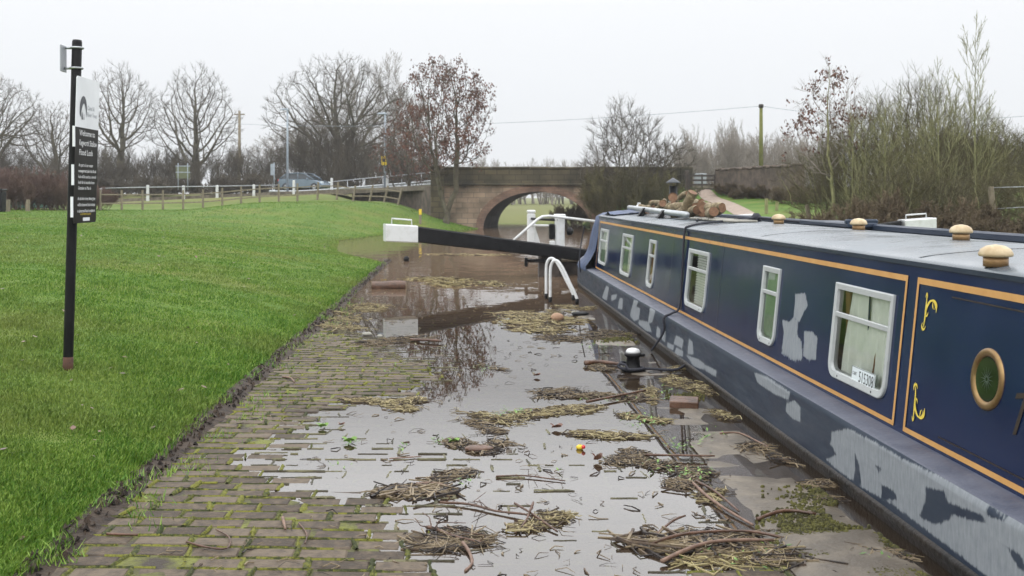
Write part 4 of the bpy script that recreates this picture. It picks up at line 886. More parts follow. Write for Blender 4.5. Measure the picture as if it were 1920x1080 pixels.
# ------------------------------------------------------------------ car
def make_car(pos, rz):
    o = thing('parked_car', 'silver blue hatchback car driving on the road towards the bridge', 'car', pos, rz); o.name = 'hatchback_car'
    Lc = 4.15
    side = [(-2.05, .38), (-2.10, .62), (-2.05, .88), (-1.98, 1.0), (-1.2, 1.02), (.75, .98), (1.35, .90), (1.85, .76), (2.05, .60), (2.08, .36), (1.9, .26), (-1.9, .28)]
    def sect(s, w): return [(x*(1-.03*(1-s)), w, z) for x, z in side]
    mb = MB(); ws = [(-.86, .93), (-.80, .985), (-.60, 1), (.60, 1), (.80, .985), (.86, .93)]
    mb.grid([[(x*k, w, .62+(z-.62)*k) for x, z in side+side[:1]] for w, k in ws]); n = len(side)
    mb.add([(x*.93, -.86, .62+(z-.62)*.93) for x, z in side]+[(x*.93, .86, .62+(z-.62)*.93) for x, z in side], [tuple(range(n)), tuple(reversed(range(n, 2*n)))])
    mb.build('body', M['carpaint'], o, local=True)
    gl = [(-1.95, .98), (-1.35, 1.42), (-.3, 1.50), (.35, 1.43), (1.15, .96)]
    mb = MB(); mb.grid([[(x*.98, -.66-.12*(z < 1.2), z) for x, z in gl], [(x, -.5, z+.01) for x, z in gl], [(x, .5, z+.01) for x, z in gl], [(x*.98, .66+.12*(z < 1.2), z) for x, z in gl]])
    for s in (-1, 1): mb.add([(x*.98, s*(.66+.12*(z < 1.2)), z) for x, z in gl], [tuple(range(5))])
    mb.build('cabin_glass', M['carglass'], o, local=True)
    mb = MB(); rf = [(-1.40, 1.41), (-.9, 1.49), (-.3, 1.525), (.2, 1.475), (.40, 1.42)]
    mb.grid([[(x, w, z-(.03 if abs(w) > .6 else 0)) for x, z in rf] for w in (-.67, -.5, 0, .5, .67)])
    for s in (-1, 1):
        for a, b in (((-1.95, .98), (-1.38, 1.42)), ((-.22, .98), (-.28, 1.49)), ((.37, 1.43), (1.15, .97)), ((-1.15, .98), (-1.1, 1.45)), ((-1.38, 1.42), (-.3, 1.5)), ((-.3, 1.5), (.37, 1.43))):
            mb.tube([(a[0], s*.79, a[1]), (b[0], s*.67, b[1])], .04, 4)
    mb.build('roof', M['carpaint'], o, local=True)
    for x in (-1.3, 1.28):
        for s in (-1, 1):
            mb = MB(); mb.lathe([(.2, -.1), (.31, -.1), (.335, -.06), (.335, .06), (.31, .1), (.2, .1)], (x, s*.80, .335), 18, (0, 1, 0)); w = mb.build('wheel', M['tyre'], o, local=True)
            mb = MB(); mb.lathe([(.20, -.11), (.06, -.12), (.06, .12), (.20, .11)], (x, s*.80, .335), 14, (0, 1, 0)); mb.build('rim', M['rim'], w, local=True)
    for s in (-1, 1):
        mb = MB(); mb.box((1.86, s*.66, .72), (.22, .26, .13), b=.03); mb.build('headlight', M['platewhite'], o, local=True)
        mb = MB(); mb.box((-2.03, s*.68, .90), (.12, .22, .16), b=.03); mb.build('tail_light', M['red'], o, local=True)
        mb = MB(); mb.box((.72, s*.96, 1.02), (.14, .18, .12), b=.03); mb.build('wing_mirror', M['carpaint'], o, local=True)
    return o
q = P(572, 359, 83); make_car((q.x, q.y, q.z), math.radians(-20))

# ------------------------------------------------------------------ black welcome sign
sp = Vector((-3.472, 9.05, float(ground_z(-3.472, 9.05)))); so_ = thing('welcome_sign', 'tall black and white welcome sign on a black post in the lawn', 'sign', tuple(sp))
lean = .028
def SP(x, y, z): return Vector((x+lean*(z-.28), y, z))
mb = MB(); zt = CH+293/F*9.05
mb.tube([SP(sp.x, sp.y, z) for z in (-.05, .5, 1.5, 2.5, zt-.02, zt)], [.043]*5+[.038], 20); po = mb.build('post', M['black'], so_)
mb = MB(); mb.tube([SP(sp.x, sp.y, sp.z-.05), SP(sp.x, sp.y, sp.z+.12)], .0445, 20); mb.build('rusty_foot', M['rust'], po)
z0, z1 = CH-51/F*8.97, CH+226/F*8.97; zm = z1-(z1-z0)*.345
y0, y1 = 8.94, 9.50; xp = -3.428
def panel(name, za, zb, m, off=0, par=None, th_=.006):
    mb = MB(); r = .03; out = []
    def cr(cy, cz, a0): return [(cy+r*math.cos(a), cz+r*math.sin(a)) for a in np.linspace(a0, a0+math.pi/2, 5)]
    tb = za <= z0+.01; tt = zb >= z1-.01
    out = (cr(y1-r, za+r, -math.pi/2) if tb else [(y1, za)])+(cr(y1-r, zb-r, 0) if tt else [(y1, zb)])+(cr(y0+r, zb-r, math.pi/2) if tt else [(y0, zb)])+(cr(y0+r, za+r, math.pi) if tb else [(y0, za)])
    mb.prism([SP(xp+off, y, z) for y, z in out], [SP(xp+off+th_, y, z) for y, z in out]); return mb.build(name, m, par or so_)
pb = panel('black_panel', z0, zm, M['signblack']); pw = panel('white_panel', zm+.0005, z1, M['signwhite'])
for zc in (CH-20/F*9, CH+40/F*9, CH+112/F*9): 
    mb = MB(); mb.box(SP(xp-.006, y0-.004, zc), (.022, .010, .18)); mb.build('edge_strip', M['signwhite'], so_)
for zc in (z1+.20, z1+.02-.01+.0):
    pass
for zc in (CH+278/F*9.05, CH+240/F*9.05):
    mb = MB(); mb.tube([SP(sp.x+.052*math.cos(a), sp.y+.052*math.sin(a), zc) for a in np.linspace(0, 2*math.pi, 17)], .010, 6); mb.tube([SP(sp.x-.05, sp.y, zc), SP(sp.x-.10, sp.y-.01, zc)], .012, 6); mb.build('clamp', M['steel'], so_)
mb = MB(); mb.box(SP(sp.x-.11, sp.y-.02, CH+259/F*9.0), (.012, .13, .235), b=.004); mb.build('back_panel', M['signgrey'], so_)
def text_geo(s, size):
    c = bpy.data.curves.new('t', 'FONT'); c.body = s; c.size = size; c.fill_mode = 'BOTH'; c.extrude = 0; c.resolution_u = 3
    o = bpy.data.objects.new('t', c); COL.objects.link(o); dg = bpy.context.evaluated_depsgraph_get()
    me = bpy.data.meshes.new_from_object(o.evaluated_get(dg)); v = [x.co.copy() for x in me.vertices]; f = [tuple(p.vertices) for p in me.polygons]
    bpy.data.objects.remove(o); bpy.data.curves.remove(c); bpy.data.meshes.remove(me); return v, f
def sign_text(lines, ytop, z, size, lh, m, name, par, maxw=None):
    for i, s in enumerate(lines):
        mb = MB(); v, f = text_geo(s, size); w = max(q.x for q in v); k = min(1, (maxw or 9)/w)
        mb.add([SP(xp+.0085, ytop+q.x*k, z-i*lh+q.y) for q in v], f)
        mb.build(name, m, par)
hh = z1-z0
sign_text(['Welcome to', 'Kegworth Shallow', 'Flood Lock'], y0+.09, z1-hh*.400, .074, .086, M['text'], 'heading_text', pb, .43)
sign_text(['As part of our water', 'management plan this flood', 'lock will be used as a normal', 'lock for 6 months from', 'October to March'], y0+.09, z1-hh*.612, .042, .051, M['text'], 'body_text', pb, .43)
sign_text(['At all other times these gates', 'will be fastened back except', 'in abnormal flood conditions'], y0+.09, z1-hh*.842, .042, .055, M['text'], 'body_text', pb, .43)
sign_text(['canalrivertrust.org.uk'], y0+.16, z1-hh*.945, .03, .04, M['yellow'], 'small_text', pb, .3)
mb = MB(); mb.box(SP(xp+.008, y0+.31, z1-hh*.975), (.004, .16, .03)); mb.build('label_bar', M['signwhite'], pb)
sign_text(['Canal &', 'River Trust'], y0+.265, z1-hh*.215, .055, .06, M['signgrey'], 'logo_text', pw, .24)
mb = MB(); cyy, czz = y0+.165, z1-hh*.22
o_ = [(cyy+.085*math.cos(t), czz+.12*math.sin(t)) for t in np.linspace(-.5, 3.6, 24)]; i_ = [(cyy+.012+.058*math.cos(t)*(1-.25*math.sin(t)), czz-.03+.085*math.sin(t)) for t in np.linspace(-.6, 3.7, 24)]
mb.grid([[SP(xp+.0085, a, b) for a, b in o_], [SP(xp+.0085, a, b) for a, b in i_]], False)
for dy, h in ((-.03, .07), (-.012, .09), (.02, .05)): mb.prism([SP(xp+.0085, cyy+dy-.006, czz-.09), SP(xp+.0085, cyy+dy+.006, czz-.09), SP(xp+.0085, cyy+dy, czz-.09+h)], [SP(xp+.0095, cyy+dy-.006, czz-.09), SP(xp+.0095, cyy+dy+.006, czz-.09), SP(xp+.0095, cyy+dy, czz-.09+h)])
mb.build('emblem', M['emblem'], pw)

# ------------------------------------------------------------------ narrowboat
nb = thing('narrowboat', 'long dark blue narrowboat with gold lines and patched grey primer moored along the quay', 'boat', (3.36, 9, 0))
XC = 3.365; HX = 2.33; ZG = .437; ZB = .09
YS = np.concatenate([np.linspace(-1.5, 19.4, 60), np.linspace(19.7, 23.2, 16)])
def wf(y):
    t = max(0, (y-20.2)/3.0); return max(.04, 1-t**2.0) if t < 1 else .04
def sheer(y): return .28*max(0, (y-19.4)/3.8)**2
def lof(name, sec, m, both=True):
    mb = MB()
    for sgn in ((1, -1) if both else (1,)):
        mb.grid([[(XC-sgn*(XC-x)*wf(y), y, z+sheer(y)+.004*nz2(y*.7, z*5, 1.3, 4)*(0 < y < 19)) for x, z in sec] for y in YS])
    return mb.build(name, m, nb)
YS0 = YS; YS = np.concatenate([np.arange(-1.5, 4, .3), np.arange(4, 10, .018), np.arange(10, 19.5, .03), np.linspace(19.7, 23.2, 16)])
hull = lof('hull_side', [(HX+.004-.006*t*(1-.6*t), ZB+(ZG-.03-ZB)*t) for t in np.linspace(0, 1, 22)]+[(HX+.012, ZG-.004)], M['navy_hull']); YS = YS0
lof('gunwale', [(HX+.012, ZG-.004), (HX+.03, ZG+.004), (2.52, ZG+.018)], M['gunwale'])
bl = lof('hull_bottom', [(2.42, -.6), (HX+.01, -.1), (HX+.006, .02), (HX-.012, .045), (HX-.014, .08), (HX+.004, ZB)], M['black_hull'])
mb = MB(); mb.grid([[(XC-(XC-x)*wf(y)*k, y, z+sheer(y)) for x, k in ((2.5, 1), (2.5, -1))] for y, z in [(yy, ZG-.02) for yy in YS]]); mb.build('deck', M['black'], nb)
def cabX(z): return 2.50+.1005*(z-ZG)
YN, YF, ZR = -1.0, 19.2, 1.432
def cp(px, py):
    z = 1.0
    for _ in range(6): Y = cabX(z)*F/(px-CX); z = CH-(py-HY)/F*Y
    return Y, z
def C(y, z, off=0.0): return Vector((cabX(z)-off+.006*nz2(y, 0, 1.1, 8), y, z))
wins = []
for nm, q in [('sw1', [(1128, 423), (1147, 426), (1136, 494), (1120, 490)]), ('w2', [(1170, 433), (1190, 437), (1181, 515), (1163, 508)]), ('n3', [(1220, 446), (1233, 448), (1223, 535), (1212, 532)]),
              ('b4', [(1294, 463), (1333, 472), (1320, 582), (1284, 570)]), ('n5', [(1433, 495), (1467, 502), (1452, 644), (1423, 632)]), ('w6', [(1571, 527), (1684, 549), (1655, 741), (1559, 702)])]:
    pts = [cp(*a) for a in q]; wide = nm[0] != 'n'; yc = sum(p[0] for p in pts)/4; w = .93 if wide else .46
    if nm == 'w6': zt_, zb_ = (pts[0][1]+pts[1][1])/2, (pts[2][1]+pts[3][1])/2
    wins.append([nm, yc, w])
zt_, zb_ = 1.215, .585
PH = cp(1851, 711)
set_hull = True
# primer patches brushed over the paint: shapes kept as a mask on the panels themselves
z6 = lambda L: [(1060+a/3, 320+b/3) for a, b in L]
z8 = lambda L: [(1360+a/2.7, 680+b/2.7) for a, b in L]
def hpt(px, py): Y = HX*F/(px-CX); return Y, CH-(py-HY)/F*Y
def sdf(Y, Z, poly):
    p = np.array(poly); q = np.roll(p, -1, 0); ins = np.zeros(Y.shape, bool); d = np.full(Y.shape, 9.0)
    for (ax, ay), (bx, by) in zip(p, q):
        ex, ey = bx-ax, by-ay; t = np.clip(((Y-ax)*ex+(Z-ay)*ey)/(ex*ex+ey*ey+1e-12), 0, 1); d = np.minimum(d, np.hypot(Y-ax-t*ex, Z-ay-t*ey))
        c = ((ay > Z) != (by > Z)) & (Y < (bx-ax)*(Z-ay)/(by-ay+1e-12)+ax); ins ^= c
    return np.where(ins, -d, d)
def mask(Y, Z, prim, blue=(), w=.05):
    m = np.zeros(Y.shape)
    for p in prim: m = np.maximum(m, np.clip(.5-sdf(Y, Z, p)/w, 0, 1))
    for p in blue: m = np.minimum(m, 1-np.clip(.5-sdf(Y, Z, p)/w, 0, 1))
    return m
CABP = [[cp(*q) for q in z6(L)] for L in ([(1295, 695), (1352, 690), (1365, 760), (1340, 800), (1318, 850), (1285, 830)], [(1222, 842), (1262, 850), (1287, 822), (1310, 850), (1305, 915), (1230, 920)], [(1230, 915), (1290, 905), (1330, 960), (1335, 1065), (1290, 1068), (1217, 1025)], [(1345, 905), (1390, 905), (1420, 940), (1410, 1062), (1370, 1065), (1340, 1040)])]
HULP = [[hpt(*q) for q in z6(L)] for L in ([(230, 645), (245, 660), (232, 730), (205, 715)], [(258, 700), (290, 695), (285, 720), (258, 735)], [(305, 715), (325, 720), (318, 780), (293, 775)], [(385, 725), (410, 735), (398, 765), (420, 775), (412, 835), (385, 848), (362, 815)], [(475, 768), (505, 790), (490, 850), (470, 860), (485, 910), (450, 900), (408, 860), (415, 840), (465, 850)],
          [(515, 872), (535, 895), (530, 945), (508, 930)], [(548, 895), (565, 905), (560, 965), (540, 950)], [(622, 925), (665, 950), (655, 1000), (608, 975)], [(572, 965), (612, 985), (605, 1010), (570, 995)], [(622, 995), (662, 1015), (660, 1045), (610, 1035)], [(695, 945), (715, 965), (720, 1035), (685, 1030)], [(675, 1035), (745, 1060), (780, 1085), (775, 1120), (720, 1100)], [(760, 1080), (850, 1125), (845, 1160), (790, 1130)])]
HULP += [[hpt(*q) for q in z8(L)] for L in ([(145, 50), (215, 75), (280, 120), (325, 150), (320, 190), (240, 155), (160, 100)], [(310, 205), (350, 190), (380, 225), (378, 300), (340, 285), (303, 245)], [(540, 350), (620, 335), (760, 405), (900, 490), (1080, 575), (1330, 712), (1512, 800), (1900, 1000), (2300, 1250), (2300, 1900), (1700, 1400), (1512, 1230), (1330, 1085), (1100, 912), (940, 790), (840, 715), (690, 632), (560, 540), (508, 490), (560, 465), (530, 410)])]
HULB = [[hpt(*q) for q in z8(L)] for L in ([(1010, 628), (1060, 640), (1112, 655), (1122, 705), (1200, 735), (1300, 770), (1318, 812), (1250, 800), (1150, 768), (1130, 800), (1060, 820), (975, 780), (1010, 715)], [(655, 455), (675, 520), (685, 610), (668, 632), (640, 612), (655, 540)], [(1318, 720), (1420, 775), (1400, 800), (1325, 775)], [(755, 515), (790, 535), (775, 555)], [(790, 615), (850, 650), (870, 690), (800, 700), (785, 690)], [(1420, 930), (1500, 980), (1520, 1060), (1480, 1040)])]
def painted(k, name, newname, prim=(.16, .18, .20), prim2=(.26, .28, .30)):
    m = M[k].copy(); m.name = newname; t = m.node_tree; n = t.nodes; l = t.links; b = n['Principled BSDF']; src = b.inputs['Base Color'].links[0].from_socket
    at = n.new('ShaderNodeAttribute'); at.attribute_name = 'primer'; ge = n.new('ShaderNodeNewGeometry')
    mp = n.new('ShaderNodeMapping'); mp.inputs['Scale'].default_value = (8, 30, 7); l.new(ge.outputs['Position'], mp.inputs[0])
    nz = n.new('ShaderNodeTexNoise'); nz.inputs['Scale'].default_value = 1.6; nz.inputs['Detail'].default_value = 8; nz.inputs['Roughness'].default_value = .7; l.new(mp.outputs[0], nz.inputs['Vector'])
    ad = n.new('ShaderNodeMath'); ad.operation = 'MULTIPLY_ADD'; ad.inputs[1].default_value = 1.2; l.new(nz.outputs['Fac'], ad.inputs[0]); l.new(at.outputs['Fac'], ad.inputs[2])
    mr = n.new('ShaderNodeMapRange'); mr.inputs[1].default_value = .98; mr.inputs[2].default_value = 1.22; l.new(ad.outputs[0], mr.inputs[0])
    rr_ = n.new('ShaderNodeValToRGB'); l.new(nz.outputs['Fac'], rr_.inputs[0]); rr_.color_ramp.elements[0].position = .3; rr_.color_ramp.elements[1].position = .7; rr_.color_ramp.elements[0].color = (*prim, 1); rr_.color_ramp.elements[1].color = (*prim2, 1)
    mx = n.new('ShaderNodeMix'); mx.data_type = 'RGBA'; l.new(mr.outputs[0], mx.inputs[0]); l.new(src, mx.inputs[6]); l.new(rr_.outputs[0], mx.inputs[7]); l.new(mx.outputs[2], b.inputs['Base Color'])
    rs = b.inputs['Roughness'].links[0].from_socket; mr3 = n.new('ShaderNodeMix'); l.new(mr.outputs[0], mr3.inputs[0]); l.new(rs, mr3.inputs[2]); mr3.inputs[3].default_value = .55; l.new(mr3.outputs[0], b.inputs['Roughness'])
    return m
M['navy_painted'] = painted('navy', 'primer', 'navy_paint_with_primer'); M['hull_painted'] = painted('navy_hull', 'primer', 'hull_paint_with_primer')
def set_mask(o, prim, blue, w):
    n = len(o.data.vertices); co = np.empty(n*3); o.data.vertices.foreach_get('co', co); co = co.reshape(-1, 3); off = np.zeros(3); q = o.parent
    while q is not None: off += np.array(q.location); q = q.parent
    Y, Z = co[:, 1]+off[1], co[:, 2]+off[2]; X = co[:, 0]+off[0]
    v = mask(Y, Z, prim, blue, w)*(X < XC)
    o.data.attributes.new('primer', 'FLOAT', 'POINT').data.foreach_set('value', v.astype(np.float32))
# cabin wall with openings
def strip_cells():
    mb = MB(); ybs = sorted(set([YN, YF]+[yc+s*(w/2-.03) for n, yc, w in wins for s in (-1, 1)])); zs = [ZG, zb_+.03, zt_-.03, ZR]
    for a, b in zip(ybs[:-1], ybs[1:]):
        for i in range(3):
            mid = (a+b)/2
            if i == 1 and any(abs(mid-yc) < w/2-.03 for n, yc, w in wins): continue
            fine = 6.3 < mid < 8.35; k = max(1, int((b-a)/(.02 if fine else .12))); kz = (4, 36, 6)[i] if fine else 1
            mb.grid([[C(a+(b-a)*j/k, zs[i]+(zs[i+1]-zs[i])*t/kz) for t in range(kz+1)] for j in range(k+1)])
    o = mb.build('cabin_side', M['navy_painted'], nb); set_mask(o, CABP, (), .05); return o
cabin = strip_cells()
set_mask(hull, HULP, HULB, .045); hull.data.materials[0] = M['hull_painted']
mb = MB(); FXs = lambda z: 2*XC-cabX(z)
mb.add([C(YN, ZG), C(YN, ZR), (FXs(ZR), YN, ZR), (FXs(ZG), YN, ZG), C(YF, ZG), C(YF, ZR), (FXs(ZR), YF, ZR), (FXs(ZG), YF, ZG)], [(0, 1, 2, 3), (4, 7, 6, 5), (3, 2, 6, 7)]); mb.build('far_side', M['navy'], nb)
mb = MB(); xr_ = [(cabX(ZR)-.012, ZR-.02), (cabX(ZR)-.010, ZR), (cabX(ZR)+.03, ZR+.014)]+[(x, ZR+.014+.055*(1-((x-XC)/.76)**2)) for x in np.linspace(2.72, 2*XC-2.72, 10)]+[(FXs(ZR)-.03, ZR+.014), (FXs(ZR)+.01, ZR-.01)]
def roofz(x): return ZR+.014+.055*(1-((x-XC)/.76)**2)
mb.grid([[(x, y, z) for x, z in xr_] for y in np.linspace(YN-.02, YF+.03, 50)]); roof = mb.build('roof', M['roof'], nb)
mb = MB(); mb.grid([[(cabX(ZR)-.014, y, ZR-.004), (cabX(ZR)-.0125, y, ZR-.03)] for y in np.linspace(YN, YF, 40)]); mb.build('roof_edge', M['navy_hull'], roof)
xf = FXs(ZR)-.06; mb = MB(); mb.box((xf, (YN+YF)/2, ZR+.06), (.05, YF-YN, .07), b=.015); mb.build('handrail', M['navy_hull'], roof)
# interior lining
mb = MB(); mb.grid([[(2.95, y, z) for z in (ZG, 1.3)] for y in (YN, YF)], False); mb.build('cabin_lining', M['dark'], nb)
# windows
def outline(yc, w, za, zb, r, ins=0.0, n=7):
    a, b, lo_, hi_ = yc-w/2+ins, yc+w/2-ins, za+ins, zb-ins; r = max(r-ins, .01)
    pts = [(b, hi_)]+[(a, hi_)]
    pts += [(a+r-r*math.cos(t), lo_+r-r*math.sin(t)) for t in np.linspace(0, math.pi/2, n)]
    pts += [(b-r+r*math.sin(t), lo_+r-r*math.cos(t)) for t in np.linspace(0, math.pi/2, n)]
    return pts
for nm, yc, w in wins:
    r = .105 if w > .6 else .10
    mb = MB(); oo = outline(yc, w, zb_, zt_, r); ii = outline(yc, w, zb_, zt_, r, .042); o2 = outline(yc, w, zb_, zt_, r, .006)
    ii2 = outline(yc, w, zb_, zt_, r, .05)
    L = [[C(y, z, -.001) for y, z in oo], [C(y, z, .014) for y, z in oo], [C(y, z, .018) for y, z in o2], [C(y, z, .014) for y, z in ii], [C(y, z, -.03) for y, z in ii2]]
    L = [l+[l[0]] for l in L]; mb.grid(L, False); wo = mb.build('window', M['whiteframe'], nb)
    zr_ = zt_-.21
    mb = MB(); mb.box(C(yc, zr_, .006), (.016, w-.085, .034), b=.004); mb.build('rail', M['whiteframe'], wo)
    gl_ = outline(yc, w, zb_, zt_, r, .045); mb = MB(); mb.add([C(y, z, -.006) for y, z in gl_], [tuple(reversed(range(len(gl_))))]); mb.build('pane', M['glass'], wo)
    mb = MB()
    for ky in (-.3, .3): mb.lathe([(.008, 0), (.008, .004)], C(yc+ky*w, zb_+.021, .014), 8, (-1, 0, 0))
    mb.build('drain_slot', M['ink'], wo)
    def cloth(ya, yb, m, name, amp=.012, fr_=26, back=.07, zlo=None):
        mb = MB(); ph = random.random()*6; rows = []
        for z in np.linspace(zlo or zb_-.02, zt_, 12):
            rows.append([C(y, z, -back+amp*math.sin(y*fr_*2+ph+.6*math.sin(y*31+z*4))*(.4+.6*(zt_-z)/.6)+.010*math.sin(y*17+z*6)) for y in np.linspace(ya, yb, 70)])
        mb.grid(rows); mb.build(name, m, wo)
    if nm == 'w6':
        cloth(yc-w/2, yc+w/2-.13, M['curtain'], 'curtain', .012, 30, .05)
        mb = MB(); mb.box(C(yc+w/2-.085, (zb_+zt_)/2, -.08), (.03, .07, .64)); mb.build('window_reveal', M['wood_int'], wo)
        mb = MB(); mb.tube([C(yc+.02, zt_-.05, -.045), C(yc+.015, zt_-.2, -.05), C(yc+.03, zt_-.31, -.06)], [.006, .007, .003], 6); mb.build('curtain_tie', M['navy'], wo)
        mb = MB(); mb.tube([C(yc-.17, zt_-.06, -.062), C(yc-.19, .95, -.06), C(yc-.13, .80, -.055), C(yc-.11, .67, -.055)], [.003, .004, .007, .005], 5); mb.build('curtain_fold', M['wood_int'], wo)
        pl = MB(); pc = (yc-.115, zb_+.075)
        ang = 0.0
        def PL(u, v, o): return C(pc[0]-u, pc[1]+v, o)
        pl.prism([PL(-.18, -.048, .002), PL(.18, -.048, .002), PL(.18, .052, .002), PL(-.18, .052, .002)], [PL(-.18, -.048, .006), PL(.18, -.048, .006), PL(.18, .052, .006), PL(-.18, .052, .006)]); po_ = pl.build('number_plate', M['platewhite'], wo)
        v, f = text_geo('515308', .088); k = .23/max(q.x for q in v); tb = MB(); tb.add([PL(-.065+q.x*k, -.032+q.y*1.12, .0072) for q in v], f)
        v, f = text_geo('C&RT', .03); tb.add([PL(-.165+q.x*.9, .0+q.y, .0072) for q in v], f)
        fr2 = MB()
        for (a, b, c_, d) in ((-.18, .18, -.048, -.045), (-.18, .18, .049, .052), (-.18, -.177, -.048, .052), (.177, .18, -.048, .052)): tb.add([PL(a, c_, .0072), PL(b, c_, .0072), PL(b, d, .0072), PL(a, d, .0072)], [(0, 1, 2, 3)])
        tb.build('digits', M['ink'], po_)
    elif nm == 'n5': cloth(yc-w/2, yc+w/2, M['green_curtain_and_reflection'], 'curtain', .006, 12, .03)
    elif nm == 'b4':
        mb = MB()
        for z in np.arange(zb_+.02, zt_, .028): mb.add([C(yc-w/2, z, -.03), C(yc+w*.22, z, -.03), C(yc+w*.22, z+.02, -.045), C(yc-w/2, z+.02, -.045)], [(0, 1, 2, 3)])
        mb.build('blind', M['curtain'], wo)
        mb = MB(); mb.box(C(yc+w*.38, .9, -.12), (.03, .14, .7)); mb.build('window_reveal', M['green_curtain_and_reflection'], wo)
    else:
        cloth(yc-w/2, yc-.02, M['curtain'], 'curtain', .008, 26, .035); cloth(yc+.02, yc+w/2, M['green_curtain_and_reflection' if nm != 'n3' else 'wood_int'], 'curtain', .008, 22, .04)  # in w2 the green cloth stands in for a greenish reflection in the pane
# porthole
def ringpt(y, z, off): return C(y, z, off)
mb = MB(); K2 = 40; prof = [(.150, 0), (.148, .007), (.138, .013), (.118, .011), (.108, .003), (.106, -.02)]
mb.grid([[C(PH[0]+r*math.cos(a), PH[1]+r*math.sin(a), o) for a in np.linspace(0, 2*math.pi, K2+1)] for r, o in prof]); ph = mb.build('porthole', M['brasswin'], nb)
mb = MB(); mb.add([C(PH[0]+.105*math.cos(a), PH[1]+.105*math.sin(a), .004) for a in np.linspace(0, 2*math.pi, K2+1)[:-1]], [tuple(range(K2))]); mb.build('pane', mat('porthole_glass', (.006, .010, .005), (.02, .032, .014), 9, .06), ph)
mb = MB()
for k in range(14):
    a = k*2*math.pi/14; t = .003
    mb.add([C(PH[0]+.01*math.cos(a+.3), PH[1]+.01*math.sin(a+.3), .006), C(PH[0]+.065*math.cos(a), PH[1]+.065*math.sin(a), .006), C(PH[0]+.01*math.cos(a-.3), PH[1]+.01*math.sin(a-.3), .006)], [(0, 1, 2)])
mb.build('star_pattern', mat('etched_star', (.045, .07, .05), None, rough=.3), ph)
for k in range(8):
    pass
# gold lines
def bar(name, ya, za, yb, zb2, wd, m, off=.0035, par=None):
    mb = MB(); d = Vector((0, yb-ya, zb2-za)).normalized(); n = Vector((0, -d.z, d.y)); k = max(2, int(abs(yb-ya)/.12))
    rows = []
    for i in range(k+1):
        y, z = ya+(yb-ya)*i/k, za+(zb2-za)*i/k
        rows.append([C(y+n.y*s*wd/2, z+n.z*s*wd/2, off) for s in (-1, 1)])
    mb.grid(rows, False); return mb.build(name, m, par or cabin)
zt1, zb1 = 1.325, .487
bar('gold_line', 5.92, zt1, 19.0, zt1, .034, M['gold']); bar('gold_line', 5.92, zb1, 19.0, zb1, .026, M['gold'])
bar('gold_line', 5.93, zb1, 5.93, zt1+.017, .026, M['gold'], .0042); bar('gold_line', 18.98, zb1, 18.98, zt1, .026, M['gold'], .0042)
bar('gold_line', -.5, zt1, 5.79, zt1, .036, M['gold']); bar('gold_line', -.5, zb1, 5.79, zb1, .028, M['gold']); bar('gold_line', 5.78, zb1-.013, 5.78, zt1+.018, .026, M['gold'], .0042)
bar('thin_line', -.5, zt1-.055, 5.38, zt1-.055, .007, M['darkgold']); bar('thin_line', -.5, zb1+.05, 5.38, zb1+.05, .007, M['darkgold'])
# panel seams
for y in (8.0*1.33, 10.05, 15.6, 12.4): bar('panel_seam', y, ZG+.02, y, ZR-.02, .006, M['ink'], .0045)
# scroll ornaments
def scroll(yc, zc, fl, name='scroll_ornament'):
    mb = MB()
    def stroke(pts, ws):
        rows = []
        for i, (u, v) in enumerate(pts):
            a, b = pts[max(0, i-1)], pts[min(len(pts)-1, i+1)]; d = Vector((b[0]-a[0], b[1]-a[1], 0)).normalized(); n = (-d.y, d.x)
            rows.append([C(yc-(u+s*n[0]*ws[i]), zc-fl*(v+s*n[1]*ws[i]), .005) for s in (-1, 1)])
        mb.grid(rows, False)
    cv = lambda P0, P1, P2, n=10: [tuple((1-t)**2*np.array(P0)+2*t*(1-t)*np.array(P1)+t*t*np.array(P2)) for t in np.linspace(0, 1, n)]
    w = lambda a, b, c, n=10: [a+(b-a)*min(1, t*2)+(c-b)*max(0, t*2-1) for t in np.linspace(0, 1, n)]
    stroke(cv((0, -.02), (.012, .08), (-.005, .17)), w(.002, .011, .003))
    stroke(cv((.0, .12), (.012, .01), (.08, .015)), w(.003, .009, .004)); stroke(cv((.07, .012), (.125, .015), (.11, .06)), w(.004, .012, .002))
    stroke(cv((.115, .02), (.13, .03), (.125, .075)), w(.003, .008, .002)); stroke(cv((-.02, .165), (0, .20), (.02, .16)), w(.002, .007, .002)); stroke(cv((-.02, .145), (-.035, .17), (-.01, .19)), w(.002, .006, .002))
    stroke(cv((.0, .10), (.03, .115), (.035, .08)), w(.004, .006, .001)); stroke(cv((-.012, .005), (.0, -.04), (.012, .005)), w(.002, .007, .002)); stroke(cv((.08, .02), (.075, .05), (.095, .06)), w(.003, .006, .001))
    mb.build(name, M['yellow'], cabin)
scroll(5.66, 1.245, 1); scroll(5.68, .575, -1)
# boat name, first letters at the frame's edge
v, f = text_geo('T', .30); tb = MB()
cT = cp(1887, 762)
def italic(q, s=.35): return q.x+s*q.y
tb.add([C(cT[0]-(italic(q)*1.0-.0), cT[1]-.13+q.y+.22*q.x, .004) for q in v], f); tb.build('name_lettering', M['darkgold'], cabin)
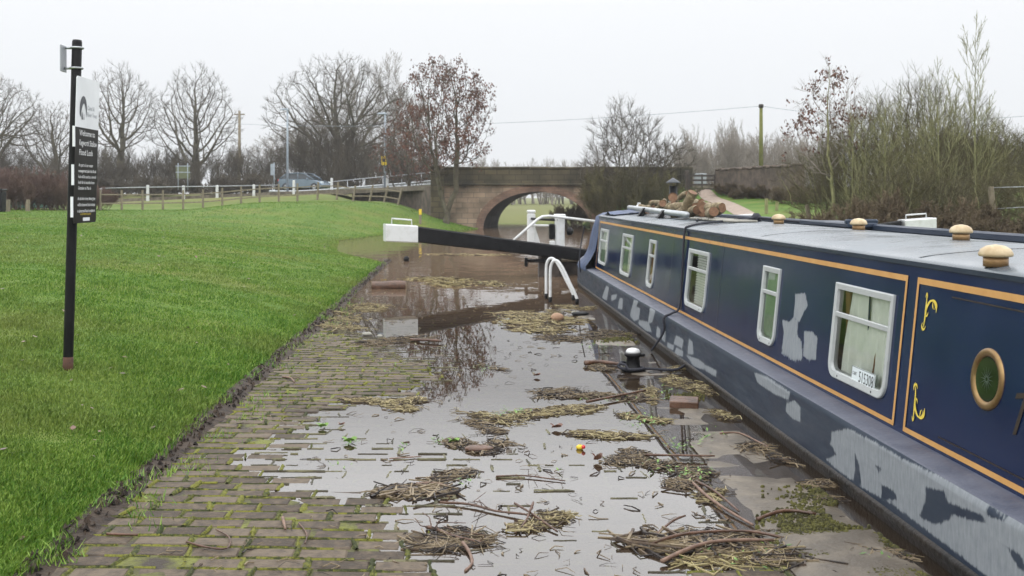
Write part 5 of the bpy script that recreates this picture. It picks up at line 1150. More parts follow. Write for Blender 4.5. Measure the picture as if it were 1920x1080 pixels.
# roof fittings (parts of the boat)
def vent(px, py, x, d, r=.070):
    z = roofz(x)-.004; mb = MB(); mb.lathe([(r*.78, 0), (r*.78, .05)], (x, d, z), 24); vo = mb.build('roof_vent', M['brass'], nb)
    mb = MB(); mb.lathe([(r*.8, .048), (r*1.05, .052), (r*1.08, .064), (r*.92, .088), (r*.55, .104), (.006, .110)], (x, d, z), 28); mb.build('vent_cap', M['cream'], vo)
vent(1460, 425, (1460-CX)/F*11.2, 11.2); vent(1610, 437, (1610-CX)/F*9.3, 9.3); vent(1802, 459, (1802-CX)/F*7.05, 7.05); vent(1867, 503, (1867-CX)/F*5.1, 5.1, .074)
for y in (3.6, 5.9, 9.0, 12.5, 15.5):
    mb = MB(); mb.box((XC, y, 0), (.01, .01, .01)); mb = MB(); mb.grid([[(x, y+s, roofz(x)+.0025) for x in np.linspace(2.64, 4.05, 12)] for s in (-.02, .02)]); mb.build('roof_seam', M['roof'], roof)
mb = MB(); mb.box((3.95, 10.6, roofz(3.95)+.045), (.30, 1.1, .05), b=.012); mb.box((3.95, 10.1, roofz(3.95)+.08), (.32, .06, .05), b=.012); mb.build('hatch_slide', M['navy_hull'], nb)
mb = MB(); mb.box((3.02, 4.55, roofz(3.05)+.03), (.36, .5, .04), b=.01); mb.build('solar_panel', M['black'], nb)
cx = P(1262, 380, 16.9); z = roofz(cx.x)-.01; mb = MB(); mb.lathe([(.09, 0), (.09, .03), (.065, .04), (.065, .48)], (cx.x, 16.9, z), 20); ch = mb.build('chimney', M['black'], nb)
mb = MB(); mb.lathe([(.075, .20), (.075, .23)], (cx.x, 16.9, z), 20); mb.build('chimney_band', M['steel'], ch)
mb = MB(); mb.lathe([(.118, .53), (.12, .54), (.03, .60), (.012, .615)], (cx.x, 16.9, z), 20); [mb.tube([(cx.x+.06*math.cos(a), 16.9+.06*math.sin(a), z+.46), (cx.x+.085*math.cos(a), 16.9+.085*math.sin(a), z+.54)], .006, 4) for a in (0, 2.1, 4.2)]; mb.build('chimney_cowl', M['cowl'], ch)
# cratch cover at the bow
mb = MB(); rows = []
sec = [(2.325, .40), (2.345, .50), (2.44, .62), (2.50, .80), (2.555, 1.05), (2.60, 1.28), (2.625, 1.42), (2.75, 1.475), (3.05, 1.515), (3.365, 1.53)]
for i, y in enumerate(np.concatenate([np.linspace(19.12, 19.95, 9), np.linspace(20.2, 22.2, 9)])):
    k = max(0, (y-19.9)/2.4); r = []
    for j, (x, z) in enumerate(sec):
        x = XC-(XC-x)*wf(y)*(1-.25*k*(j/9)); z = ZG-.03+(z-ZG+.03)*(1-.75*k)
        r.append((x-.022*nz2(y*4, j*.9, 1, 3)-.012*math.sin(y*19+j*1.7), y, z+.018*nz2(y*3, j, 1, 6)))
    rows.append(r)
mb.grid(rows); mb.grid([[(2*XC-x, y, z) for x, y, z in r] for r in rows]); cr = mb.build('cratch_cover', M['tarp'], nb)
mb = MB(); mb.grid([[(x, y, roofz(x)+.02+.07*max(0, nz2(x*3, y*3, 1, 3)+.35)*(1-abs(y-18.5)/.8)) for x in np.linspace(2.66, 3.2, 14)] for y in np.linspace(17.8, 19.25, 16)]); mb.build('roof_tarp', M['tarp'], cr)
# mooring rope from roof, over the side
def catm(pts, n=8):
    out = []
    for i in range(len(pts)-1):
        p0, p1, p2, p3 = pts[max(0, i-1)], pts[i], pts[i+1], pts[min(len(pts)-1, i+2)]
        for t in np.linspace(0, 1, n, endpoint=False):
            out.append(.5*((2*p1)+(-p0+p2)*t+(2*p0-5*p1+4*p2-p3)*t*t+(-p0+3*p1-3*p2+p3)*t**3))
    return out+[pts[-1]]
yR = 2.6*F/(1288-CX)
rp_ = [Vector((3.55, 12.3, roofz(3.55)+.05)), Vector((3.3, 12.1, roofz(3.3)+.02)), Vector((2.9, 11.9, roofz(2.9)+.016)), Vector((2.63, yR, ZR+.025)), C(yR, ZR-.05, .025), C(yR-.05, 1.0, .02), C(yR-.1, .55, .02), Vector((2.40, yR-.12, ZG+.03)), Vector((HX-.02, yR-.13, ZG-.02)), Vector((HX-.02, yR-.1, .25)), Vector((2.2, yR+.05, .02))]
mb = MB(); mb.tube(catm(rp_), .013, 7); tag(mb.build('mooring_rope', M['rope']), 'dark mooring rope lying across the boat roof and down its side', 'rope')
rp_ = [Vector((3.55, 12.3, roofz(3.55)+.05)), Vector((3.8, 11.5, roofz(3.8)+.03)), Vector((3.9, 13.6, roofz(3.9)+.03)), Vector((3.2, 13.4, roofz(3.2)+.02)), Vector((2.9, 12.6, roofz(2.9)+.02))]
mb = MB(); mb.tube(catm(rp_), .013, 7); mb.lathe([(.06, 0), (.06, .06), (.03, .1)], (3.55, 12.3, roofz(3.55)), 12); tag(mb.build('rope_coil', M['rope']), 'dark rope tied around a roof ring in the middle of the roof', 'rope')
rp_ = [Vector((2.35, 19.4, 1.25)), Vector((2.30, 19.5, .95)), Vector((2.26, 19.5, .6)), Vector((2.29, 19.6, .35))]
mb = MB(); mb.tube(catm(rp_), .011, 6); tag(mb.build('bow_line', M['rope']), 'thin dark line hanging beside the blue bow cover', 'rope')
# slatted mat on the roof
mb = MB()
for k in range(6): mb.box((3.17+.01*k, 13.3-.30*k, roofz(3.1)+.02), (.34, .20, .022), Matrix.Rotation(.1, 3, 'Z'), b=.005)
tag(mb.build('slatted_boards', M['paleboard']), 'pale wooden slats lying flat on the roof in front of the logs', 'boards')
mb = MB(); a = Vector((2.98, 18.1, 1.60)); b = Vector((3.0, 13.6, 1.555)); mb.tube([a, b], .042, 14); mb.tube([a, a+(b-a)*.001], .03, 14); tag(mb.build('metal_pole', M['steel']), 'grey metal pole lying on the roof beside the firewood', 'pole')
for k, t in enumerate((.36, .70)):
    q = a.lerp(b, t); mb = MB(); mb.prism([q+Vector((-.16, -.06, -.125)), q+Vector((-.06, -.06, -.125)), q+Vector((-.01, -.06, .03)), q+Vector((-.05, -.06, .03))], [q+Vector((-.16, .06, -.125)), q+Vector((-.06, .06, -.125)), q+Vector((-.01, .06, .03)), q+Vector((-.05, .06, .03))]); tag(mb.build('roof_bracket', M['black']), 'dark curved roof bracket holding the %s of the grey pole' % ('far end' if k == 0 else 'near end'), 'bracket')
q = Vector((3.15, 18.1, roofz(3.15))); o = thing('plastic_bottle', 'small white plastic bottle standing at the front end of the firewood', 'bottle', tuple(q))
mb = MB(); mb.lathe([(.055, 0), (.06, .02), (.06, .12), (.03, .16)], q, 14); mb.build('body', M['white'], o); mb = MB(); mb.lathe([(.03, .16), (.03, .19)], q, 10); mb.build('cap', M['white'], o)
# firewood
rg = random.Random(12)
logs = [(1210, 396, 0, .075, .4), (1222, 382, 0, .07, .4), (1250, 388, 0, .085, .4), (1276, 397, 0, .08, .4), (1235, 397, 0, .08, .4), (1296, 388, 0, .085, .4), (1328, 392, 0, .09, .4), (1308, 400, 0, .08, .4), (1225, 392, 16.9, .07, .45), (1212, 388, 17.1, .06, .4), (1238, 388, 16.7, .075, .4), (1263, 374, 16.5, .105, .38), (1272, 388, 16.2, .09, .4), (1290, 380, 16.3, .09, .42), (1255, 394, 16.3, .08, .4), (1245, 379, 17.0, .06, .5), (1300, 394, 15.7, .08, .38), (1318, 398, 15.4, .10, .36), (1285, 399, 15.6, .075, .35), (1300, 400, 15.3, .06, .35), (1334, 399, 15.2, .085, .34), (1345, 395, 15.5, .08, .34), (1322, 386, 15.8, .08, .45), (1340, 388, 15.7, .07, .4), (1282, 366, 16.4, .06, .3), (1230, 380, 17.2, .055, .45), (1268, 402, 15.9, .06, .4), (1310, 380, 16.0, .07, .4)]
labs = {11: 'thick orange ended log on top of the firewood heap', 17: 'large orange ended log facing the path at the near end of the firewood', 13: 'yellowish upright log right of the topmost firewood log'}
for i, (px, py, d, r, L) in enumerate(logs):
    X_ = 3.10+.05*((i*7) % 10); d = X_*F/(px-CX); r *= .74; L *= .85; c = P(px, py, d); c.z = max(c.z, roofz(c.x)+r*.9); a = rg.uniform(-.7, .7)+math.pi; v = Vector((math.sin(a)*.8, math.cos(a), rg.uniform(-.15, .3))).normalized()
    if i == 13: v = Vector((.25, -.4, .8)).normalized()
    o = thing('firewood_log', labs.get(i, 'rough cut log in the firewood heap on the boat roof'), 'log', tuple(c), group=None if i in labs else 'firewood logs on the boat roof')
    mb = MB(); pts = [c+v*L*(t-.5)+Vector((0, 0, .012*math.sin(t*5+i))) for t in np.linspace(0, 1, 6)]; n = 12
    mb.tube(pts, [r*rg.uniform(.9, 1.06) for _ in pts], n, cap=False); mb.build('bark', M['bark_log'], o)
    for e in (0, 5):
        mb = MB(); t = v if e else -v; u = t.orthogonal().normalized(); w = t.cross(u); mb.add([pts[e]+t*.001+(u*math.cos(x)+w*math.sin(x))*r*.97 for x in np.linspace(0, 6.283, n+1)[:-1]], [tuple(range(n))])
        mb.build('cut_end', M['log_end'], o)

# ------------------------------------------------------------------ lock gates
A_ = P(781, 439, 22.1); B_ = P(1125, 482, 23.2); E_ = P(721, 436, 21.95)
lg = thing('lock_gate', 'lock gate with long black balance beam and white counterweight end reaching over the flooded path', 'lock gate', (2.2, 23.2, 0))
def beam(mb, a, b, ha, hb, wa, wb, bev=.03):
    d = (b-a).normalized(); n = Vector((-d.y, d.x, 0)).normalized()
    def sq(p, h, w): 
        c = bev; return [p+n*s*(w/2-(c if k in (0, 3) else 0))+Vector((0, 0, zz)) for k, s, zz in ((0, -1, -h/2), (1, -1, -h/2+c), (2, -1, h/2-c), (3, -1, h/2), (3, 1, h/2), (2, 1, h/2-c), (1, 1, -h/2+c), (0, 1, -h/2))]
    mb.prism(sq(a, ha, wa), sq(b, hb, wb))
M_ = A_.lerp(B_, .38)
mb = MB(); beam(mb, A_, M_, .345, .325, .36, .33); beam(mb, M_+(B_-A_)*.0005, B_+(B_-A_)*.04, .30, .285, .31, .29); bb = mb.build('balance_beam', M['black'], lg)
for t in (.42, .55, .66, .86): mb = MB(); mb.lathe([(.018, 0), (.018, .02)], A_.lerp(B_, t)+Vector((0, -.155, .03)), 8, (0, -1, 0)); mb.build('bolt', M['black'], bb)
mb = MB(); beam(mb, E_, A_-(B_-A_)*.0005, .37, .365, .40, .40, .02); wt = mb.build('counterweight_end', M['white'], lg)
mb = MB(); h0, h1 = E_.lerp(A_, .22)+Vector((0, 0, .18)), E_.lerp(A_, .85)+Vector((0, 0, .17)); mb.tube([h0, h0+Vector((.005, 0, .13)), h1+Vector((-.005, 0, .13)), h1], .017, 8); mb.build('handle', M['white'], wt)
hx = P(1031, 505, 23.1); mb = MB(); mb.box((hx.x, hx.y+.1, .15), (.5, .5, 1.1), b=.06); mb.build('heel_post', M['darkwood'], lg)
mb = MB(); mb.box((hx.x-.33, hx.y-.22, .36), (.5, .16, .07), b=.02); mb.box((hx.x-.55, hx.y-.22, .33), (.07, .16, .2), b=.01); mb.build('collar_strap', M['black'], lg)
# gate leaf from heel to the middle of the lock (away from camera, mitred)
gc = Vector((4.3, 24.7, 0)); gh = Vector((hx.x, 23.25, 0)); dd = (gc-gh); R = Matrix.Rotation(math.atan2(dd.y, dd.x), 3, 'Z')
mb = MB(); mb.box(gh+dd*.5+Vector((0, 0, -.15)), (dd.length, .2, .9), R, b=.02); mb.build('gate_leaf', M['darkwood'], lg)
mb = MB(); mb.box(gh+dd*.5+Vector((0, 0, .335)), (dd.length, .32, .06), R, b=.015); mb.build('walkway', M['oldwood'], lg)
pA = P(996, 424, 24.2); pB = P(1046, 436, 23.3)
mb = MB(); mb.box((pA.x, pA.y, .93), (.19, .19, .95), b=.03); mb.box((pA.x, pA.y, 1.44), (.20, .20, .07), b=.02); mb.build('white_post', M['white'], lg)
mb = MB(); mb.box((pB.x+.04, pB.y, .95), (.22, .22, .86), b=.03); mb.box((pB.x+.04, pB.y, 1.36), (.26, .24, .07), b=.02); mb.build('white_post', M['white'], lg)
mb = MB(); mb.box((pB.x-.14, pB.y-.02, 1.0), (.13, .2, .35), b=.02); mb.build('paddle_rack', M['black'], lg)
mb = MB(); mb.box((pB.x-.13, pB.y-.02, .64), (.12, .2, .3), b=.02); mb.build('white_block', M['white'], lg); mb = MB(); mb.prism([(pA.x+.03, pA.y-.06, .6), (pA.x+.24, pA.y-.06, .6), (pA.x+.1, pA.y-.06, 1.05)], [(pA.x+.03, pA.y+.04, .6), (pA.x+.24, pA.y+.04, .6), (pA.x+.1, pA.y+.04, 1.05)]); mb.build('white_brace', M['white'], lg)
mb = MB(); mb.tube([(pA.x, pA.y-.12, 1.27), (pB.x, pB.y-.1, 1.26)], .03, 8); mb.build('gear_shaft', M['black'], lg)
mb = MB(); mb.tube([(pA.x, pA.y-.1, 1.12), (pB.x-.1, pB.y-.06, 1.13)], .025, 8); mb.build('cross_bar', M['white'], lg)
mb = MB(); mb.tube([P(943, 468, 22.5), P(1008, 411, 22.7), P(1017, 406, 22.8), P(1030, 405, 22.9), P(1058, 408, 23.1), P(1125, 416, 23.6)], .03, 8); mb.build('handrail', M['white'], lg)
mb = MB(); mb.lathe([(.06, 0), (.09, .02), (.09, .1), (.05, .14)], (pB.x+.2, pB.y-.05, 1.0), 12, (1, -.3, 0)); mb.build('gear_wheel', M['black'], lg)
# opposite leaf
lg2 = thing('lock_gate', 'opposite lock gate whose white beam end and rail show above the far roof edge', 'lock gate', (6.7, 23.2, 0))
a2, b2 = Vector((6.4, 23.4, .52)), P(1690, 428, 22.2); e2 = P(1748, 424, 22.2)
a2.z = .55
mb = MB(); beam(mb, b2, a2, .345, .285, .36, .3); mb.build('balance_beam', M['black'], lg2)
mb = MB(); beam(mb, e2, b2+(b2-e2)*-.002, .37, .365, .4, .4, .02); wt = mb.build('counterweight_end', M['white'], lg2)
h0, h1 = b2.lerp(e2, .15)+Vector((0, 0, .18)), b2.lerp(e2, .8)+Vector((0, 0, .18)); mb = MB(); mb.tube([h0, h0+Vector((0, 0, .10)), h1+Vector((0, 0, .10)), h1], .017, 8); mb.build('handle', M['white'], wt)
gh = Vector((6.6, 23.25, 0)); gc = Vector((4.4, 24.7, 0)); dd = gc-gh; R = Matrix.Rotation(math.atan2(dd.y, dd.x), 3, 'Z')
mb = MB(); mb.box(gh+dd*.5+Vector((0, 0, -.15)), (dd.length, .2, .9), R, b=.02); mb.build('gate_leaf', M['darkwood'], lg2)
mb = MB(); mb.box((6.6, 23.25, .15), (.5, .5, 1.1), b=.06); mb.build('heel_post', M['darkwood'], lg2)
mb = MB(); mb.tube([P(1345, 412, 23.3), P(1385, 405, 23.2), P(1415, 403, 23), P(1428, 409, 22.8), P(1440, 425, 22.5)], .03, 8); mb.build('handrail', M['white'], lg2)
# hoop rails
for k, (xa, ya, xb, yb, lab) in enumerate([(1.50, 18.0, 1.95, 17.75, 'far white hoop handrail beside the bow of the boat'), (1.52, 17.4, 1.94, 17.1, 'near white hoop handrail beside the bow of the boat')]):
    za = 0.0; a, b = Vector((xa, ya, za)), Vector((xb, yb, za)); o = thing('hoop_handrail', lab, 'handrail', tuple(a), group='white hoop rails by the boat')
    prof = [(0, 0), (0, .25), (.0, .5), (.03, .62), (.12, .70), (.26, .705), (.40, .64), (.55, .52), (.75, .33), (.93, .17), (1.0, .08), (1.0, 0)]
    pts = catm([a.lerp(b, t)+Vector((0, 0, z)) for t, z in prof], 5)
    mb = MB(); mb.tube(pts, .026, 12); mb.build('tube', M['white'], o)
    for q in (a, b): mb = MB(); mb.tube([q-Vector((0, 0, .02)), q+Vector((0, 0, .09))], .031, 12); mb.build('black_foot', M['black'], o)
# bollard
q = G(1187, 695); o = thing('mooring_bollard', 'black iron mooring bollard with white top on the quay', 'bollard', tuple(q))
mb = MB(); mb.lathe([(.13, 0), (.13, .02), (.085, .035), (.07, .06), (.066, .14), (.088, .155), (.092, .175), (.074, .185)], q, 24); mb.box(q+Vector((.07, -.01, .165)), (.1, .06, .03), b=.008); mb.build('body', M['black'], o)
mb = MB(); mb.lathe([(.074, .184), (.074, .20), (.06, .222), (.03, .232), (.004, .234)], q, 24); mb.build('cap', M['white'], o)
mb = MB(); mb.tube([q+Vector((.12*math.cos(t)-.02, -.05+.10*math.sin(t), .035+.05*(t > 2)*(t < 4))) for t in np.linspace(1.4, 6.8, 24)], .014, 7); mb.tube(catm([q+Vector((-.12, -.05, .10)), q+Vector((-.16, -.06, .05)), q+Vector((-.05, -.11, .03)), q+Vector((.15, -.06, .03)), q+Vector((.4, -.12, .03)), q+Vector((.55, .05, .05))]), .014, 7)
tag(mb.build('tied_rope', M['rope']), 'dark rope tied around the iron bollard', 'rope')

# ------------------------------------------------------------------ flood debris
def straws(mb, c, ux, L, Wd, n, hgt, rng, smin=.03, smax=.17, thick=.0024, align=.5):
    ax = Vector((math.cos(ux), math.sin(ux), 0)); ay = Vector((-ax.y, ax.x, 0))
    for i in range(n):
        a = max(-1.6, min(1.6, rng.gauss(0, .52))); b = rng.gauss(0, .5)*(1-.2*min(1, a*a))
        p = c+ax*a*L/2+ay*b*Wd/2
        z = (max(pav(p.x, p.y), 0) if p.y < 28 and p.x < 2.2 else 0)+.003+hgt*max(0, 1-a*a-b*b)*rng.random()
        p = Vector((p.x, p.y, z)); an = ux+rng.gauss(0, align); l = rng.uniform(smin, smax)*(1.3 if rng.random() < .15 else 1)
        d = Vector((math.cos(an), math.sin(an), rng.gauss(.0, .10))); s = Vector((-d.y, d.x, 0)); cv = rng.gauss(0, .38)*l
        pts = [p-d*l/2, p+s*cv*.7+Vector((0, 0, rng.uniform(0, .012))), p+d*l/2+s*cv*-.3]
        for q in pts: q.z = max(q.z, .002)
        t = thick*rng.choice((.6, .8, 1, 1, 1.5, 2.2)); mb.tube(pts, [t, t, t*.6], 4, cap=False, smooth=False)
rng = random.Random(5)
def deb(px, py, wpx, hpx, n, m, label, hgt=.035, ang=None, name='reed_raft', **k):
    c = G(px, py); d = c.y; L = wpx/F*d; Wd = min(hpx*d*d/(F*CH), 2.5)
    if ang is None: ang = rng.uniform(-.15, .15)
    mb = MB()
    if L < Wd: L, Wd, ang = Wd, L, ang+math.pi/2
    k.setdefault('align', .85); n = int(n*1.1); hgt *= .4; ns = max(3, int(L/max(Wd, .12)*1.4)); ax = Vector((math.cos(ang), math.sin(ang), 0)); ay = Vector((-ax.y, ax.x, 0))
    for i in range(ns):
        t = (i+.5)/ns-.5+rng.gauss(0, .06); cc = c+ax*L*t*.95+ay*Wd*rng.gauss(0, .22)
        straws(mb, cc, ang+rng.gauss(0, .45), L/ns*rng.uniform(.9, 1.7), Wd*rng.uniform(.3, .8)*(1-.5*abs(t)), int(n/ns*rng.uniform(.5, 1.5)), hgt*rng.uniform(.5, 1.2), rng, **k)
    return tag(mb.build(name, M[m]), label, 'flood debris', 'rafts of washed up reeds')
deb(815, 527, 105, 16, 900, 'straw_yel', 'largest yellow straw raft beside the floating log', .16, 0, smax=.4, thick=.006)
deb(925, 533, 70, 8, 300, 'straw', 'greenish straw strip right of the yellow straw raft', .06, 0, smax=.35, thick=.005)
deb(690, 576, 110, 14, 240, 'straw', 'thin scatter of straw along the far lawn edge', .03, .3, smax=.3)
deb(645, 602, 110, 44, 560, 'straw', 'broad scatter of pale straw at the left lawn edge', .03, .2, smax=.3)
deb(765, 640, 120, 20, 520, 'straw_dark', 'brown reed strip in front of the white litter', .05, -.1, smax=.3)
deb(1025, 603, 180, 34, 900, 'straw', 'wide straw raft left of the brown stone', .06, .05, smax=.35, thick=.005)
deb(1060, 580, 80, 14, 220, 'straw', 'green straw scatter at the foot of the white hoop rails', .04, .2, smax=.25)
deb(1120, 632, 140, 22, 420, 'straw_dark', 'reed strip along the boat just past the brown stone', .03, -.4, smax=.3)
deb(1130, 688, 66, 14, 240, 'straw_dark', 'reed strip touching the left of the iron bollard', .04, 0)
deb(1110, 742, 200, 26, 760, 'straw_dark', 'long reed strip below the iron bollard', .05, -.05)
deb(985, 772, 250, 22, 760, 'straw', 'long yellow green reed strip across the middle of the puddle', .04, .10)
deb(780, 757, 80, 24, 360, 'straw', 'short thick straw bunch on the dry paving edge', .05, .0)
deb(700, 752, 100, 12, 130, 'straw', 'thin straw line left of the short straw bunch', .02, 0)
deb(1260, 728, 110, 44, 620, 'straw', 'broad straw scatter between the bollard and the hull', .04, -.6)
deb(1150, 818, 130, 24, 330, 'straw', 'straw raft just right of the red brown leaf', .03, -.1)
deb(1195, 862, 120, 34, 520, 'straw_dark', 'brown reed heap left of the long black stick', .05, .2)
deb(905, 800, 70, 30, 130, 'straw_dark', 'sparse weed tangle left of the red brown leaf', .02, .3)
deb(890, 838, 80, 34, 260, 'straw_dark', 'reed tangle under the dark bark piece', .035, .5)
deb(850, 892, 80, 18, 150, 'straw_dark', 'small reed tuft left of the long thin twig', .03, .2)
deb(770, 918, 110, 26, 130, 'straw_dark', 'brown stick scatter on the wet paving at left', .02, .2, smin=.12, smax=.35, thick=.005)
deb(1290, 898, 110, 40, 420, 'straw_dark', 'brown reed scatter above the peeled red stick', .035, -.5)
deb(855, 1012, 110, 26, 240, 'straw_dark', 'dark twig bundle at the bottom of the puddle', .03, -.15, smin=.08, smax=.3)
deb(1010, 982, 90, 34, 260, 'straw', 'small crossed twig heap in the bottom of the puddle', .04, -.5)
deb(1370, 1035, 240, 50, 620, 'straw_dark', 'largest brown reed heap at the bottom right of the paving', .05, .05, smin=.08, smax=.35, thick=.0045)
deb(1380, 1045, 200, 40, 180, 'straw_yel', 'pale stems mixed on the bottom right reed heap', .05, .1, smin=.08, smax=.3)
deb(1640, 1048, 70, 34, 190, 'straw_dark', 'reed tuft on the moss close to the near hull', .04, .8)
deb(1440, 850, 110, 40, 200, 'straw_dark', 'sparse reed scatter along the quay edge beside the hull', .02, -.7)
deb(1540, 920, 80, 40, 140, 'straw_dark', 'sparse brown reeds on the mossy quay edge', .02, -.8)
deb(1355, 780, 40, 18, 120, 'straw', 'small dry leaf clump right of the dark wooden block', .04, 0)
deb(1218, 785, 60, 26, 190, 'straw', 'green weed scatter below the long reed strip', .02, .6)
deb(925, 690, 50, 14, 40, 'straw_dark', 'tiny weed tangle alone in the upper puddle', .02, .5)
deb(1330, 930, 60, 24, 120, 'straw', 'curled pale stems left of the peeled red stick', .03, -.3)
deb(1320, 690, 60, 30, 160, 'straw', 'straw strip wedged under the hull behind the bollard', .03, -.9)
deb(1040, 470, 120, 10, 260, 'straw', 'straw line floating under the black beam', .05, 0, smax=.5, thick=.008)
deb(880, 478, 140, 5, 140, 'straw', 'pale floating scum line under the beam', .02, 0, smax=.5, thick=.007)
# loose scraps everywhere: one stuff object each
mb = MB(); r2 = random.Random(9)
for i in range(1500):
    y = 4.2*(22/4.2)**r2.random(); x = r2.uniform(-1.95, 2.15); c = Vector((x, y, 0))
    if nz2(x, y, .8, 21) < -.15: continue
    straws(mb, c, r2.uniform(-.8, .8), .05, .05, 1, .003, r2, .02, .12, .0022, 1.2)
tag(mb.build('straw_scraps', M['straw_dark']), 'single straws and twigs scattered over the paving and puddle', 'flood debris', kind='stuff')
def leaflets(px, py, w, h, n, mb, s=.014):
    for i in range(n):
        c = G(px+r2.gauss(0, w*.4), py+r2.gauss(0, h*.4)); z = max(pav(c.x, c.y), 0)+r2.uniform(.004, .025); a = r2.random()*6.28; l = s*r2.uniform(.7, 1.8)
        u = Vector((math.cos(a), math.sin(a), r2.uniform(-.1, .7)))*l; v = Vector((-math.sin(a), math.cos(a), 0))*l*.35; c.z = z
        mb.add([c-u, c-v, c+u, c+v], [(0, 1, 2, 3)])
mb = MB()
for a in [(1210, 790, 50, 20, 60), (820, 825, 14, 8, 16), (750, 840, 16, 8, 14), (1050, 885, 5, 4, 4), (905, 690, 14, 5, 14), (960, 775, 60, 10, 40), (1300, 890, 50, 18, 60), (1250, 735, 40, 20, 30), (660, 830, 20, 8, 20), (600, 800, 14, 6, 14), (1160, 745, 60, 16, 30), (1240, 880, 60, 20, 30), (1400, 1040, 100, 30, 60), (900, 530, 30, 6, 30), (1000, 600, 80, 16, 60), (1130, 650, 50, 8, 40), (720, 700, 60, 20, 16), (870, 905, 30, 10, 14), (1270, 840, 40, 14, 30), (640, 880, 30, 20, 8), (1330, 820, 30, 30, 30), (1620, 1050, 60, 20, 24)]: leaflets(*a, mb)
tag(mb.build('green_scraps', M['leafgreen']), 'small green leaf scraps caught in the flood debris', 'flood debris', kind='stuff')
mb = MB()   # weeds at the lawn edge over the paving
for i in range(4200):
    y = 4.0*(18/4.0)**r2.random(); x = -2.06+abs(r2.gauss(0, .2)); 
    if nz2(x, y, 2.2, 3) < .08: continue
    c = Vector((x, y, max(pav(x, y), 0)+.004+.05*max(0, -1.95-x)/.1)); a = r2.random()*6.28; h = r2.uniform(.02, .06); u = Vector((math.cos(a), math.sin(a), 0))
    mb.add([c-u*.004, c+u*.004, c+u.orthogonal()*.01+Vector((r2.gauss(0, .02), r2.gauss(0, .02), h))], [(0, 1, 2)])
tag(mb.build('edge_weeds', M['grassblade']), 'small grass tufts growing in the paving along the lawn edge', 'weeds', kind='stuff')
mb = MB()
for i in range(150):
    y = 4.6*(40/4.6)**r2.random(); x = -2.2-(r2.random()**1.3)*min(.45*y-1, 10); z = float(ground_z(x, y))+r2.uniform(.02, .04); a = r2.random()*6.28; l = r2.uniform(.012, .035)*(1+y*.02)
    u = Vector((math.cos(a), math.sin(a), r2.uniform(-.3, .5)))*l; v = Vector((-math.sin(a), math.cos(a), r2.uniform(-.2, .4)))*l*.6; c = Vector((x, y, z)); mb.add([c-u, c-v, c+u, c+v], [(0, 1, 2, 3)])
tag(mb.build('lawn_litter', M['leafbrown']), 'small dead leaves scattered on the lawn', 'leaf litter', kind='stuff')
# individual sticks, leaves and oddments
def stick(pts, r, m, label, name='stick', tw=0):
    P3 = []
    for px, py, z in pts:
        c = G(px, py); c.z = max(pav(c.x, c.y), 0)+z; P3.append(c)
    o = MB(); q = catm(P3, 4); n = len(q); o.tube(q, [r*(1-.35*i/n)*random.uniform(.85, 1.15) for i in range(n)], 7)
    for k in range(tw):
        i = random.randint(1, n-2); o.tube([q[i], q[i]+Vector((random.gauss(0, .03), random.gauss(0, .03), .03)), q[i]+Vector((random.gauss(0, .06), random.gauss(0, .06), .05))], [r*.4, r*.3, r*.2], 5)
    return tag(o.build(name, M[m]), label, 'stick')
stick([(1300, 915, .03), (1330, 940, .02), (1370, 965, .015), (1412, 988, .01)], .010, 'stick_red', 'peeled reddish stick lying towards the near hull')
stick([(1305, 908, .02), (1340, 930, .03), (1385, 962, .012)], .009, 'wetwood', 'thin dark stick beside the peeled reddish stick')
stick([(1210, 861, .03), (1270, 862, .03), (1340, 863, .03)], .009, 'wetwood', 'long straight black stick reaching over the muddy quay water')
stick([(930, 896, .01), (980, 895, .012), (1020, 899, .01), (1060, 904, .008)], .006, 'wetwood', 'long thin twig lying across the lower puddle', tw=4)
stick([(1097, 686, .03), (1125, 684, .03), (1165, 686, .02)], .026, 'wetwood', 'thick wet branch with blunt dark end left of the bollard')
stick([(825, 945, .01), (880, 950, .015), (930, 962, .012), (990, 972, .02), (1020, 985, .01)], .008, 'wetwood', 'dark bent branch ending in the crossed twig heap', tw=6)
stick([(965, 960, .05), (1000, 975, .03), (1045, 1000, .01)], .008, 'wetwood', 'straight stick leaning over the crossed twig heap')
stick([(1000, 962, .06), (985, 985, .02), (966, 1002, .008)], .007, 'wetwood', 'short stick crossing the twig heap')
stick([(780, 912, .015), (810, 910, .015), (840, 914, .01)], .010, 'stick_red', 'short thick reddish stick on the wet paving at left')
stick([(800, 992, .01), (815, 998, .02), (850, 1012, .02), (910, 1022, .01)], .010, 'wetwood', 'dark knobbly branch at the bottom of the puddle', tw=6)
stick([(868, 1025, .02), (880, 1040, .012), (885, 1058, .006), (872, 1072, .004)], .010, 'stick_red', 'forked pale brown twig at the bottom edge of the puddle')
stick([(730, 862, .008), (790, 858, .008)], .005, 'stick_red', 'thin straight stick left of the dark bark piece')
stick([(350, 1030, .012), (385, 1038, .012), (425, 1040, .012), (430, 1020, .012), (405, 1005, .012)], .006, 'wetwood', 'hooked black twig on the dry mossy paving')
stick([(200, 1016, .012), (230, 1017, .012), (258, 1018, .012)], .008, 'wetwood', 'short straight dark stick on the dry paving at bottom left')
stick([(530, 983, .02), (535, 1003, .015)], .010, 'stick_red', 'small pale wood chip standing out on the dry paving')
stick([(560, 990, .01), (575, 1010, .01), (572, 1028, .01)], .005, 'wetwood', 'small bent twig right of the pale wood chip')
stick([(530, 712, .01), (545, 716, .02), (552, 722, .01)], .010, 'stick_red', 'pale curved twig high on the dry paving')
stick([(1220, 1030, .03), (1290, 1018, .05), (1400, 1010, .04), (1470, 1018, .02)], .010, 'wetwood', 'thick wet branch along the top of the bottom right reed heap')
